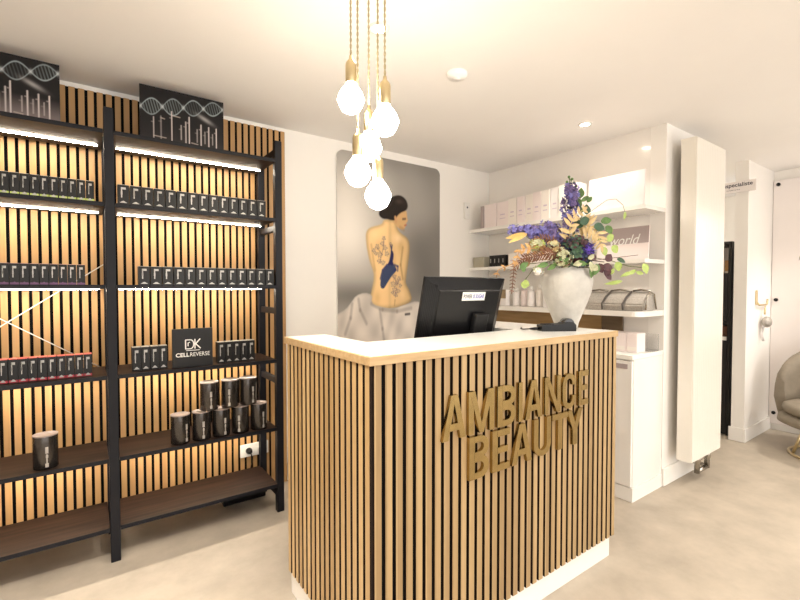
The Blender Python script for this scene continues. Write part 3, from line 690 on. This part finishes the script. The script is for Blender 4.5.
def fern(name, label, pix, m, ll, lw, n, face=-1, leafm=None):
    t = stalk(name, label, 'foliage'); path = [fp(*p) for p in pix]; add_stem(t, path[0], m, .0022, path[1:]); b = MB()
    for i in range(n):
        k = i/(n-1)*(len(path)-1); j = min(int(k), len(path)-2); p = path[j].lerp(path[j+1], k-j); d = (path[j+1]-path[j]).normalized()
        side = d.cross(-fw).normalized(); s_ = 1-.55*i/n
        for sg in (1, -1): b.leaf(p-MOUTH, (side*sg+d*.7+rnd(.15)), -fw+rnd(.3), ll*s_, lw*s_, .25)
    b.leaf(path[-1]-MOUTH, path[-1]-path[-2], -fw, ll*.6, lw*.7); b.build('leaflets', M[m], t, False); return t
fern('fern_frond', 'peach fern frond arching right at the centre of the bouquet', [(579, 224, -.08), (590, 226, -.11), (598, 234, -.12), (601, 244, -.12)], 'peach', .075, .026, 9)
fern('fern_frond', 'peach fern frond standing left of the arching one', [(570, 240, -.10), (570, 226, -.12), (574, 216, -.12), (583, 210, -.11)], 'peach', .062, .026, 7)
fern('rust_plume', 'rust brown plume sweeping left over the vase rim', [(572, 262, -.12), (558, 252, -.15), (545, 254, -.15), (528, 258, -.13)], 'rust', .060, .012, 22)
fern('rust_plume', 'rust brown plume curling above the green bud', [(560, 252, -.10), (552, 240, -.12), (540, 237, -.12), (531, 243, -.12)], 'rust', .036, .010, 14)
fern('amaranthus_tassel', 'drooping brown amaranthus tassel beside the top right corner of the monitor', [(540, 256, -.10), (524, 258, -.10), (514, 268, -.10), (512, 290, -.10)], 'rust', .036, .010, 20)
fern('apricot_spray', 'apricot spray of small blossoms under the pale blue spike', [(545, 250, -.12), (530, 248, -.14), (519, 250, -.14), (516, 262, -.14)], 'apricot', .040, .022, 7)
fern('apricot_spray', 'apricot spray hanging over the top edge of the monitor', [(530, 262, -.08), (512, 264, -.05), (498, 270, .0), (495, 282, .0)], 'apricot', .034, .014, 5)
def leafstem(name, label, m, pix, leaves, stemm='stem', r=.0022):
    t = stalk(name, label, 'foliage'); path = [fp(*p) for p in pix]; add_stem(t, path[0], stemm, r, path[1:]); b = MB()
    for (x, y, dz, ang, ln, wd) in leaves:
        a = math.radians(ang); d = rt*math.cos(a)+up*math.sin(a)
        b.leaf(fp(x, y, dz)-MOUTH, d+rnd(.12), -fw+rnd(.35), ln, wd, .2, 6)
    b.build('leaves', M[m], t, False); return t
leafstem('straw_leaf', 'straw yellow leaf pointing left below the pale blue spike', 'yellow', [(545, 250, -.06), (526, 236, -.08)], [(527, 234, -.08, 190, .105, .034), (524, 236, -.09, 205, .08, .026)])
leafstem('ivy_sprig', 'dark green ivy sprig in the upper right of the bouquet', 'dleaf', [(577, 240, -.06), (590, 226, -.09)], [(576, 228, -.10, 60, .06, .055), (580, 222, -.12, 20, .055, .05), (594, 226, -.12, -20, .06, .05), (586, 214, -.10, 80, .05, .045)])
leafstem('leafy_sprig', 'tall leafy sprig beside the upright violet spike', 'leaf', [(582, 222, 0), (581, 205, 0), (580, 195, 0)], [(580, 208, 0, 110, .07, .04), (580, 198, 0, 80, .055, .04), (581, 201, 0, 30, .055, .028), (587, 202, 0, 40, .045, .026), (583, 212, 0, 140, .05, .03)])
leafstem('leafy_sprig', 'fresh green leafy sprig at the right behind the arching fern', 'leaf', [(590, 236, 0), (604, 226, -.04)], [(601, 222, -.05, 10, .06, .042), (606, 226, -.05, -50, .05, .04), (596, 238, -.08, -20, .05, .036)])
leafstem('lime_sprig', 'lime green sprig at the right above the burgundy leaves', 'lime', [(592, 244, -.04), (612, 238, -.05)], [(606, 240, -.06, 30, .055, .045), (612, 246, -.06, -40, .05, .045), (609, 226, -.05, -70, .05, .03), (602, 247, -.08, -60, .05, .04)])
leafstem('burgundy_sprig', 'burgundy leaved sprig at the right of the vase rim', 'wine', [(588, 260, -.10), (604, 262, -.12)], [(598, 264, -.13, -60, .05, .045), (606, 261, -.13, 40, .045, .045), (603, 266, -.13, -20, .05, .044), (608, 268, -.13, -100, .045, .04), (596, 258, -.13, 160, .045, .04), (606, 274, -.13, -50, .04, .035)], 'twig')
leafstem('ivy_trail', 'long trailing lime ivy reaching right past the burgundy leaves', 'lime', [(596, 258, -.04), (612, 261, -.06), (628, 266, -.06), (645, 268, -.06)], [(617, 262, -.07, -70, .05, .045), (643, 264, -.07, -60, .055, .046), (632, 272, -.07, 200, .06, .022), (628, 274, -.07, 20, .055, .024), (622, 281, -.07, 190, .085, .024), (613, 268, -.07, -110, .04, .03), (636, 272, -.07, -10, .05, .022)])
t = leafstem('twig_branch', 'thin brown twig pointing right with one dark leaf', 'dleaf', [(596, 260, -.05), (612, 258, -.06), (638, 255, -.07)], [(617, 259, -.07, -20, .05, .03)], 'twig', .0018)
t = stalk('ivy_tendril', 'thin tendril looping up to the right above the bouquet', 'foliage'); pp = [fp(*p) for p in ((586, 215, -.02), (597, 207, -.02), (607, 200, -.02), (616, 199, -.02), (623, 205, -.02), (625, 212, -.02))]
add_stem(t, pp[0], 'stem', .0014, pp[1:]); b = MB(); b.leaf(pp[-1]-MOUTH, -up, -fw, .04, .018); b.build('leaf', M['lime'], t, False)
leafstem('lime_sprig', 'single lime leaf hanging left of the vase', 'lime', [(552, 262, -.04), (534, 268, -.05), (525, 280, -.05)], [(521, 284, -.06, 0, .045, .045), (525, 280, -.06, -80, .04, .036)])
leafstem('ivy_sprig', 'small dark leaf below the brown plume at the left of the vase', 'leaf', [(548, 262, -.08), (528, 264, -.10)], [(520, 268, -.11, 30, .05, .036), (524, 272, -.11, 100, .035, .03)])
leafstem('pale_leaf_sprig', 'pale variegated leaves over the right rim of the vase', 'cream', [(580, 264, -.1), (590, 264, -.13)], [(590, 262, -.14, -70, .05, .036), (592, 266, -.14, -30, .04, .034), (582, 262, -.14, 200, .045, .034), (588, 258, -.14, 20, .045, .03)])
leafstem('green_rim_sprig', 'green leaves folded over the right shoulder of the vase', 'leaf', [(580, 266, -.1), (592, 268, -.13)], [(592, 264, -.13, -80, .07, .045), (597, 264, -.13, -100, .055, .04), (576, 262, -.14, -10, .06, .03), (548, 264, -.13, 190, .055, .03), (556, 264, -.13, 210, .05, .03)])
def cluster(name, label, x, y, dz, r, n, mats, fr):
    t = stalk(name, label); c = fp(x, y, dz); add_stem(t, c); b = MB()
    for i in range(n):
        d = (rnd()-fw*.4).normalized(); b.use(M[random.choice(mats)]); b.flower(c-MOUTH+d*r*random.uniform(.6, 1), d, fr)
    b.build('florets', None, t, False)
cluster('hydrangea_bloom', 'cream green hydrangea over the front rim of the vase', 562, 258, -.14, .052, 90, ['cream', 'cream', 'leaf'], .010)
cluster('hydrangea_bloom', 'small cream blossom cluster above the hydrangea', 553, 246, -.13, .030, 36, ['cream', 'peach'], .012)
cluster('green_bud', 'pale green bud wrapped by the rust plume at the left', 537, 246, -.11, .036, 50, ['cream', 'lime', 'apricot'], .016)
cluster('white_blossom', 'white blossom low on the left beside the vase shoulder', 538, 270, -.10, .024, 26, ['ivory', 'cream'], .013)
cluster('filler_foliage', 'dark green filler leaves crowding the mouth of the vase', 570, 254, -.04, .105, 170, ['dleaf', 'dleaf', 'wine', 'navy'], .026)

# ------------------------------------------------------------------ wall shelves on the back wall
def wall_shelf(label, xf, z0, z1, rad):
    b = MB(); y0, y1 = YP+.003, YW-.001
    pts = [(XN-.0005, y0), (XN-.0005, y1), (xf, y1), (xf, y0+rad)]+[(xf+rad-rad*math.cos(a), y0+rad-rad*math.sin(a)) for a in np.linspace(0.2, PI/2, 6)]
    b.prism([(x-3.0, y-2.15, z0) for x, y in pts], (0, 0, z1-z0)); o = b.build('wall_shelf', M['white']); o.location = (3.0, 2.15, 0)
    tag(o, label, 'shelf', 'white shelves on the back wall'); return o
wall_shelf('top white wall shelf, carrying the large blush card', 2.885, 1.846, 1.873, .006)
wall_shelf('middle white wall shelf, carrying the half mauve card', 2.885, 1.503, 1.528, .006)
wall_shelf('lowest white wall shelf, carrying the silver pouch', 2.83, 1.157, 1.193, .06)
# oak back panel below the lowest shelf
t = thing('oak_back_panel', 'oak panel on the back wall under the lowest white shelf', 'wall panel', (XN-.001, 2.2, .93))
MB().box((-.025, -.41, 0), (0, .70, .223)).build('oak_boards', M['oakp'], t)
MB().box((-.025, -.565, 0), (0, -.413, .223)).build('recess_shade_board', M['shaded_oak'], t)['label'] = 'end board coloured dark as a shaded open recess'  # dark colour stands in for the shade of an open recess

t = thing('white_cabinet', 'glossy white cabinet behind the right end of the desk', 'cabinet', (2.95, 2.15, 0))
cx0, cy0, cy1 = 2.748-2.95, YP+.004-2.15, .785
MB().box((cx0+.02, cy0, .088), (.1985, cy1, .893)).build('carcass', M['white'], t)
MB().box((cx0+.008, cy0-.006, 0), (.1985, cy1, .087)).build('plinth', M['base'], t)
MB().box((cx0-.004, cy0-.002, .8935), (.1985, cy1, .922), .002, 1).build('worktop', M['top'], t)
for k in range(3):
    y0 = cy0+.003+k*.52; d_ = MB().box((cx0, y0, .094), (cx0+.019, y0+.514, .885), .002, 1).build('door', M['white'], t)
    MB().box((cx0-.006, y0+.025, .835), (cx0-.0003, y0+.45, .865), .001, 1).build('handle', M['mauve'], d_)

def ybox(name, label, cat, x, y0, y1, z, h, d, m, group=None, marks=None, tilt=0):
    b = MB(); b.use(M[m]).box((-d/2, -(y1-y0)/2+.001, 0), (d/2, (y1-y0)/2-.001, h), .0015, 1)
    w = (y1-y0)
    for (mm, u0, u1, v0, v1) in (marks or []):
        xx = -d/2-.0005; b.use(M[mm]).poly([(xx, w/2-u0*w, v0*h), (xx, w/2-u1*w, v0*h), (xx, w/2-u1*w, v1*h), (xx, w/2-u0*w, v1*h)])
    o = b.build(name); o.location = (x, (y0+y1)/2, z); o.rotation_euler = (0, tilt, 0); tag(o, label, cat, group); return o
# cartons on the top shelf: (seen left to right)
ys = [2.815, 2.775, 2.63, 2.50, 2.41, 2.33, 2.25, 2.17, 2.09, 2.01, 1.93, 1.85]
hs = [.20, .205, .205, .215, .215, .22, .225, .225, .23, .235, .235]
cols = ['mauve', 'blush', 'blush', 'ivory', 'blush', 'ivory', 'blush', 'ivory', 'pearl', 'ivory', 'blush']
for i in range(11):
    k = 'leftmost' if i == 0 else 'rightmost' if i == 10 else ORD[i]+' from left'
    ybox('skincare_box', '%s box on the top white wall shelf, %s' % ({'mauve': 'narrow mauve', 'blush': 'pale blush', 'ivory': 'ivory', 'pearl': 'pearl white'}[cols[i]], k), 'box', 2.96+random.uniform(-.008, .008), ys[i+1]+.002, ys[i], 1.874, hs[i], .10, cols[i], 'pale boxes on the top wall shelf', [('lilac', .3, .7, .45, .5), ('lilac', .25, .75, .3, .33)] if i > 1 else None)
t = thing('display_card', 'large blush display card leaning on the top white wall shelf', 'card', (2.925, 1.595, 1.8745)); t.rotation_euler = (0, .09, 0)
MB().box((0, -.195, 0), (.008, .195, .235)).build('card', M['rose'], t)
g = MB(); g.at(Matrix.Translation((-.0006, .06, .115)) @ Matrix.Rotation(-PI/2, 4, 'Z')).merge(text_bm('anti aging', .045, .20)); g.at(Matrix()); g.build('lettering', M['lilac'], t)
ybox('storage_box', 'sage green box at the far left of the middle wall shelf', 'box', 2.985, 2.79, 2.925, 1.529, .095, .12, 'sage')
for k in range(4): ybox('dark_carton', 'small black carton beside the sage box, '+['leftmost', 'second from left', 'third from left', 'rightmost'][k]+' of four', 'carton', 2.97, 2.735-.047*k-.045, 2.735-.047*k, 1.529, .100, .07, 'box', 'black cartons on the middle wall shelf', [('silver', .3, .5, .35, .7)])
yy_ = 2.51
for k in range(7):
    ybox('skincare_box', '%s box behind the bouquet on the middle wall shelf, %s' % (('ivory', 'blush')[k % 2], ORD[k]+' from left'), 'box', 2.97, yy_-.085, yy_, 1.529, (.10, .13, .12, .14, .11, .13, .12)[k], .09, ('ivory', 'blush')[k % 2], 'pale boxes on the middle wall shelf', [('lilac', .3, .7, .4, .5)]); yy_ -= .09
t = thing('display_card', 'half mauve half blush card with white script on the middle wall shelf', 'card', (2.935, 1.515, 1.5295)); t.rotation_euler = (0, .06, 0)
MB().box((0, -.143, 0), (.008, .205, .215)).build('card', M['blush'], t)
MB().box((-.0012, -.143, .105), (-.0002, .205, .215)).build('mauve_field', M['mauve'], t)
g = MB(); g.at(Matrix.Translation((-.0018, .11, .10)) @ Matrix.Rotation(-PI/2, 4, 'Z')).merge(text_bm('world', .065, .20, shear=.35)); g.at(Matrix()); g.build('lettering', M['ink'], t)
# tubes and bottles on the lowest shelf
def bottle(i, y, h, r, m):
    t = thing('lotion_bottle', 'pale lotion bottle on the lowest wall shelf, %s from the monitor side' % ORD[i], 'bottle', (2.95+.02*(i % 2), y, 1.194), 0, 'lotion bottles on the lowest wall shelf')
    MB().lathe([(r*.92, 0), (r, .006), (r, h*.7), (r*.8, h*.78), (r*.4, h*.8)], n=20).build('bottle', M[m], t)
    MB().lathe([(r*.5, h*.8), (r*.5, h), (r*.45, h*1.01)], n=16).build('cap', M['plastic'], t)
for i, y in enumerate((2.69, 2.61, 2.44, 2.37, 2.29, 2.22, 2.14, 2.06, 1.98)): bottle(i, y, (.15, .16, .15, .17, .16, .175, .15, .165, .15)[i], .030, ('pearl', 'ivory', 'pearl', 'blush', 'pearl', 'ivory', 'pearl', 'pearl', 'ivory')[i])
ybox('kraft_box', 'small brown kraft box standing among the pale bottles', 'box', 2.90, 2.49, 2.545, 1.194, .135, .05, 'pearl', None, [('kraft', .0, 1, .45, 1)])
# silver pouch
t = thing('silver_pouch', 'silver glitter pouch with grey straps on the lowest wall shelf', 'pouch', (2.93, 1.56, 1.194))
b = MB(); pr_ = [(-.075, 0), (.075, 0), (.07, .06), (.045, .115), (.02, .125), (-.005, .115), (-.05, .085), (-.078, .04)]
b.prism([(x, -.205, z) for x, z in pr_], (0, .41, 0)); bmesh.ops.bevel(b.bm, geom=b.bm.edges[:], offset=.008, segments=2, affect='EDGES'); b.build('bag', M['pouch'], t)
for y in (-.075, .065):
    MB().tube([(-.083, y, .004), (-.085, y+.004, .04), (-.056, y-.008, .09), (-.008, y-.018, .124)], .0062, 8).build('strap', M['strap'], t)
for y0, y1 in ((-.20, -.09), (-.07, .06), (.08, .20)): MB().tube([(.018, y0, .128), (.012, (y0+y1)/2, .136), (.018, y1, .128)], .006, 8).build('zip_piping', M['chrome'], t)
MB().tube([(-.07, -.213, .008), (-.05, -.213, .088), (.0, -.213, .118), (.04, -.213, .108), (.068, -.213, .01)], .005, 8).build('side_piping', M['chrome'], t)
# cartons and acrylic stand on the white cabinet
for k in range(4): ybox('skincare_box', 'pale blush box on the white cabinet, '+['rightmost', 'second from right', 'third from right', 'leftmost'][k]+' of four', 'box', 2.93, 1.405+.072*k, 1.475+.072*k, .9225, .125, .11, 'blush', 'blush boxes on the white cabinet', [('ivory', .1, .9, .1, .3)])
t = thing('acrylic_stand', 'clear acrylic leaflet stand at the end of the white cabinet', 'stand', (3.07, 1.43, .9225))
b = MB(); b.box((-.05, -.05, 0), (.05, .05, .005)); b.build('base', M['clear'], t)
MB().box((.04, -.05, .0055), (.045, .05, .11)).build('back_plate', M['clear'], t)

# ------------------------------------------------------------------ radiator
t = thing('vertical_radiator', 'tall white flat radiator on the wall right of the shelves', 'radiator', (3.46, YP, 0))
rx0, rx1, ry0, ry1, rz0, rz1 = 3.218-3.46, 3.701-3.46, 1.211-YP, 1.305-YP, .187, 2.321
MB().box((rx0, ry0+.006, rz0), (rx1, ry1, rz1), .004).build('casing', M['rad'], t)
b = MB(); b.box((rx0+.002, ry0, rz0+.004), (rx1-.002, ry0+.0055, rz1-.004), .002, 1); b.build('front_plate', M['rad'], t)
b = MB()
for k in range(16): x = rx0+.028+k*.0285; b.box((x, ry0-.0006, rz0+.02), (x+.0015, ry0-.0001, rz1-.02))
b.build('front_grooves', M['base'], t)
b = MB()
for z in (.5, 2.0):
    for x in (rx0+.2, rx1-.1): b.box((x-.02, ry1+.0003, z-.04), (x+.02, -.0005, z+.04))
b.build('wall_bracket', M['rad'], t)
v = MB()
for x in (.0, .17): v.lathe([(.018, 0), (.018, .07), (.022, .075), (.022, .125)], (x-.03, (ry0+ry1)/2, .060), 14)
v.tube([(-.03, (ry0+ry1)/2, .15), (.14, (ry0+ry1)/2, .15)], .012, 10); v.tube([(.14, (ry0+ry1)/2, .072), (.14, -.018, .072)], .013, 10)
v.tube([(-.03, (ry0+ry1)/2, .068), (.14, (ry0+ry1)/2, .068)], .015, 10)
v.build('valve_block', M['chrome'], t)['label'] = 'nickel valve block and pipes'

# ------------------------------------------------------------------ passage: sign, hook, board, chair
t = thing('hanging_sign', 'small white sign with dark lettering in the passage right of the radiator', 'sign', (XS-.022, 1.52, 2.215))
MB().box((-.004, -.232, -.048), (.004, .232, .048), .001, 1).build('plate', M['acryl'], t)
g = MB(); g.at(Matrix.Translation((-.0046, .215, -.008)) @ Matrix.Rotation(-PI/2, 4, 'Z')).merge(text_bm('schoonheidsspecialiste', .044, .425, bold=.02)); g.at(Matrix.Translation((-.0046, .10, -.030)) @ Matrix.Rotation(-PI/2, 4, 'Z')).merge(text_bm('beauty en wellness', .012, .22)); g.at(Matrix()); g.build('lettering', M['dink'], t)
b = MB()
for y in (-.16, -.09): b.lathe([(.006, 0), (.006, .018)], (.004, y, 0), 10, axis=(1, 0, 0))
b.build('spacer', M['chrome'], t)
hx = 5.0
t = thing('wall_hook', 'golden wall hook on the narrow wall beside the white board', 'hook', (hx, 1.3445, 1.19))
MB().box((-.155, -.012, .0), (-.125, 0, .13), .003).build('back_plate', M['brassl'], t)
MB().tube([(-.14, -.012, .02), (-.13, -.022, .0), (.0, -.026, -.002), (.05, -.026, -.002), (.075, -.026, .01), (.08, -.026, .05)], .008, 8).build('hook_arm', M['brassl'], t)
t = thing('hanging_tassel', 'pale ornament ball with cords hanging from the golden wall hook', 'ornament', (hx+.02, 1.3185, 1.18))
MB().tube([(0.011*math.cos(a), 0, -.002+.018*math.sin(a)) for a in np.linspace(0, 2*PI, 14)[:-1]], .0025, 6, True).build('ring', M['brassl'], t)
MB().tube([(0, 0, -.02), (-.01, 0, -.08)], .008, 8).build('chain', M['brassl'], t)
MB().ball((-.02, -.02, -.145), .062, 18, 12, (1, .6, .8)).build('ball', M['pouch'], t)
for q in range(3): MB().tube([(-.05+.02*q, .0, -.19), (-.07+.02*q, .01, -.25), (-.055+.025*q, .0, -.32)], .004, 6).build('cord', M['pearl'], t)

t = thing('acrylic_board', 'large white wall board with black fixing bolts behind the chair', 'board', (XB-.02, .62, .06))
MB().box((-.006, -.72, 0), (.0, .722, 2.285), .002, 1).build('panel', M['acryl'], t)
for y in (.685, -.68):
    for z in (2.245, 1.17, .105): MB().lathe([(.016, -.012), (.016, .009), (.013, .011)], (-.0085, y, z), 16, axis=(-1, 0, 0)).build('bolt', M['black'], t)
b = MB(); yc, zc_ = .325, 1.50
b.use(M['greyl'])
def ringarc(a0, a1, r0, w, n=14):
    for k in range(n):
        a, c = a0+(a1-a0)*k/n, a0+(a1-a0)*(k+1)/n; w0 = w*math.sin(PI*(k+.02)/n)+.002; w1 = w*math.sin(PI*(k+1)/n)+.002
        b.poly([(-.0068, yc+math.cos(a)*(r0-w0), zc_+math.sin(a)*(r0-w0)), (-.0068, yc+math.cos(c)*(r0-w1), zc_+math.sin(c)*(r0-w1)), (-.0068, yc+math.cos(c)*(r0+w1), zc_+math.sin(c)*(r0+w1)), (-.0068, yc+math.cos(a)*(r0+w0), zc_+math.sin(a)*(r0+w0))])
ringarc(.15, 1.9, .205, .011); b.use(M['pinkl']); ringarc(-1.6, .05, .185, .014)
b.build('emblem', None, t)

# velvet tub chair
t = thing('tub_chair', 'taupe velvet tub chair with brass ring base by the white board', 'chair', (4.755, .81, 0), math.radians(172))
b = MB(); n = 30; rings = []
for k in range(n+1):
    a = math.radians(180-98+196*k/n); s_ = abs(k/n-.5)*2
    hgt = .62+.26*(1-s_**2.2) if s_ < .98 else .58
    th = .070*(1-.35*max(0, s_-.8)/.2); r1 = .345; dirv = Vector((math.cos(a), math.sin(a)*.98, 0)); z0 = .27
    flare = .03
    sec = [(r1-th, z0), (r1-.01, z0-.015), (r1+.01, z0+.06), (r1+flare, (z0+hgt)/2), (r1+flare*.8, hgt-.05), (r1+flare*.2, hgt-.008), (r1-th*.4, hgt), (r1-th*.9, hgt-.03), (r1-th+.005, hgt-.10), (r1-th-.005, (z0+hgt)/2)]
    rings.append([b.v(dirv*r+Vector((0, 0, z))) for r, z in sec])
for A, B in zip(rings, rings[1:]):
    for j in range(len(A)): b.face([A[j], A[(j+1) % len(A)], B[(j+1) % len(A)], B[j]], True)
b.face(rings[0]); b.face(rings[-1][::-1]); b.build('backrest', M['velvet'], t)
b = MB(); b.lathe([(.02, .335), (.24, .335), (.272, .35), (.285, .375), (.275, .405), (.24, .422), (.12, .432), (.002, .434)], (.065, 0, 0), 36, cap0=True, cap1=False); b.build('seat_cushion', M['velvet'], t)
b = MB(); b.lathe([(.02, .245), (.26, .245), (.315, .27), (.31, .31), (.26, .334), (.02, .334)], (.055, 0, 0), 36); b.build('seat_base', M['velvet'], t)
for k in range(4):
    a = PI/4+PI/2*k; MB().tube([(.02+.17*math.cos(a), .17*math.sin(a), .246), (.02+.245*math.cos(a), .245*math.sin(a), .02)], .011, 10).build('leg', M['brassl'], t)
MB().tube([(.02+.25*math.cos(a), .25*math.sin(a), .0115) for a in np.linspace(0, 2*PI, 41)[:-1]], .011, 8, True).build('floor_ring', M['brassl'], t)

# dark unit in the room beyond the passage
t = thing('storage_unit', 'dark open storage unit in the room seen through the passage gap', 'shelf', (4.77, 1.985, 0))
b = MB(); b.box((.30, -.5, 0), (.32, .5, 1.76)); b.box((-.05, -.5, 0), (.2995, -.475, 1.76)); b.box((-.05, .475, 0), (.2995, .5, 1.76)); b.build('carcass', M['darkroom'], t)
MB().box((-.05, -.4745, 1.735), (.299, .4745, 1.76)).build('top_board', M['darkroom'], t)
MB().box((-.07, -.4745, .868), (.299, .4745, .90)).build('shelf', M['white'], t)['label'] = 'white shelf board'
MB().box((-.05, -.4745, 1.01), (.299, .4745, 1.03)).build('shelf', M['darkroom'], t)
MB().box((-.05, -.4745, 1.475), (.299, .4745, 1.494)).build('shelf', M['chrome'], t)
MB().box((-.045, -.47, .01), (-.03, .47, .86)).build('door', M['darkroom'], t)
MB().box((-.045, -.47, 1.035), (-.03, .47, 1.47)).build('door', M['darkroom'], t)
MB().box((.28, -.47, 1.50), (.295, .47, 1.73)).build('back_board', M['ivory'], t)
ybox('orange_jar_box', 'small apricot box on the upper shelf of the dark storage unit', 'box', 4.83, 1.515, 1.565, 1.4955, .10, .06, 'apricot')
ybox('brown_box', 'brown box above the white board of the dark storage unit', 'box', 4.83, 1.52, 1.62, .901, .09, .10, 'rust')

# ------------------------------------------------------------------ lamps
def pendant(sx, sy, bx, by, d, label):
    B = dep(bx, by, d); s = dep(sx, sy, d)
    t = thing('pendant_lamp', label, 'lamp', (B.x, B.y, B.z), 0, 'bare bulb pendants above the desk')
    R_ = .048
    MB().lathe([(.016, R_*1.3), (.020, R_*1.08), (.029, R_*.84), (.040, R_*.48), (R_, 0), (.040, -R_*.45), (.029, -R_*.8), (.012, -R_*.98), (.001, -R_)], n=24, cap1=False).build('bulb', M['bulb'], t)
    MB().lathe([(.0, R_*1.2), (.0185, R_*1.2), (.0195, R_*1.25), (.0195, R_*1.45+.050), (.017, R_*1.45+.060), (.007, R_*1.45+.072), (.006, R_*1.45+.084), (.001, R_*1.45+.085)], n=20, cap0=False, cap1=False).build('socket', M['brassl'], t)
    b = MB(); z0 = R_*1.45+.078; z1 = HC-B.z-.02; n = int((z1-z0)/.006)
    for q in (0, PI): b.tube([(.0022*math.cos(i*.9+q), .0022*math.sin(i*.9+q), z0+(z1-z0)*i/n) for i in range(n+1)], .0021, 5)
    b.build('cord', M['cord'], t)
    MB().lathe([(.03, HC-B.z-.0205), (.032, HC-B.z-.018), (.032, HC-B.z-.0005)], n=24).build('ceiling_rose', M['brassl'], t)
pendant(351, 70, 351, 100, 1.55, 'highest pendant bulb with brass socket, leftmost of the cluster')
pendant(385, 93, 385, 122, 1.50, 'rightmost pendant bulb with brass socket, second highest of the cluster')
pendant(368, 121, 369, 148, 1.62, 'middle pendant bulb hanging at the centre of the cluster')
pendant(356, 148, 358, 173, 1.55, 'lower left pendant bulb just above the painting edge')
pendant(381, 170, 378, 196, 1.57, 'lowest pendant bulb beside the painted woman\'s head')
def downlight(x, y, label, pw=22):
    t = thing('ceiling_downlight', label, 'lamp', (x, y, HC), 0, 'recessed ceiling downlights')
    MB().lathe([(.046, -.0005), (.044, -.006), (.029, -.006), (.028, -.001)], n=28, cap0=False, cap1=False).build('trim_ring', M['plastic'], t)
    MB().lathe([(.028, -.0035), (.001, -.0036)], n=24, cap0=False, cap1=False).build('lens', M['spot'], t)
    l = bpy.data.lights.new('downlight_or_fill_beam', 'SPOT'); l.energy = pw; l.color = (1, .91, .80); l.spot_size = math.radians(125); l.spot_blend = .6; l.shadow_soft_size = .05
    lo = bpy.data.objects.new('downlight_or_fill_beam', l); C.objects.link(lo); lo.location = (x, y, HC-.02)
p = on('z', HC, 379, 28); downlight(p.x, p.y, 'bright recessed downlight seen between the pendant cords')
p = on('z', HC, 585, 124); downlight(p.x, p.y, 'recessed downlight in the ceiling above the bouquet', 13)
for x, y, cone in ((.05, 1.05, 92), (-.8, 1.15, 84), (1.8, .3, 125), (3.0, .3, 125), (.4, .2, 120), (5.0, .35, 110), (4.0, -1.0, 125), (2.0, -1.2, 125), (.3, -1.2, 125)):  # unseen ceiling spots added as fill light, without fittings
    l = bpy.data.lights.new('downlight_or_fill_beam', 'SPOT'); l.energy = 72 if y > 1 else 50 if x > 4.5 else 26; l.color = (1, .93, .84); l.spot_size = math.radians(cone); l.spot_blend = .6; l.shadow_soft_size = .06
    lo = bpy.data.objects.new('downlight_or_fill_beam', l); C.objects.link(lo); lo.location = (x, y, HC-.02)
l = bpy.data.lights.new('back_room_fill', 'POINT'); l.energy = 7; l.color = (1, .88, .7); l.shadow_soft_size = .1  # unseen point light for the back room, no fixture modelled
lo = bpy.data.objects.new('back_room_fill', l); C.objects.link(lo); lo.location = (4.6, 2.3, 2.2)
p = on('z', HC, 457, 73)
t = thing('smoke_detector', 'round white smoke detector on the ceiling', 'smoke detector', (p.x, p.y, HC))
MB().lathe([(.052, -.0005), (.052, -.012), (.046, -.024), (.001, -.028)], n=32, cap0=False, cap1=False).build('housing', M['ceil'], t)
MB().lathe([(.020, -.0265), (.019, -.031), (.001, -.032)], n=24, cap0=False, cap1=False).build('sensor_cap', M['ceil'], t)

w = bpy.data.worlds.new('world'); bpy.context.scene.world = w; w.use_nodes = True
bg = w.node_tree.nodes['Background']; bg.inputs[0].default_value = (1, .965, .925, 1); bg.inputs[1].default_value = 1.45
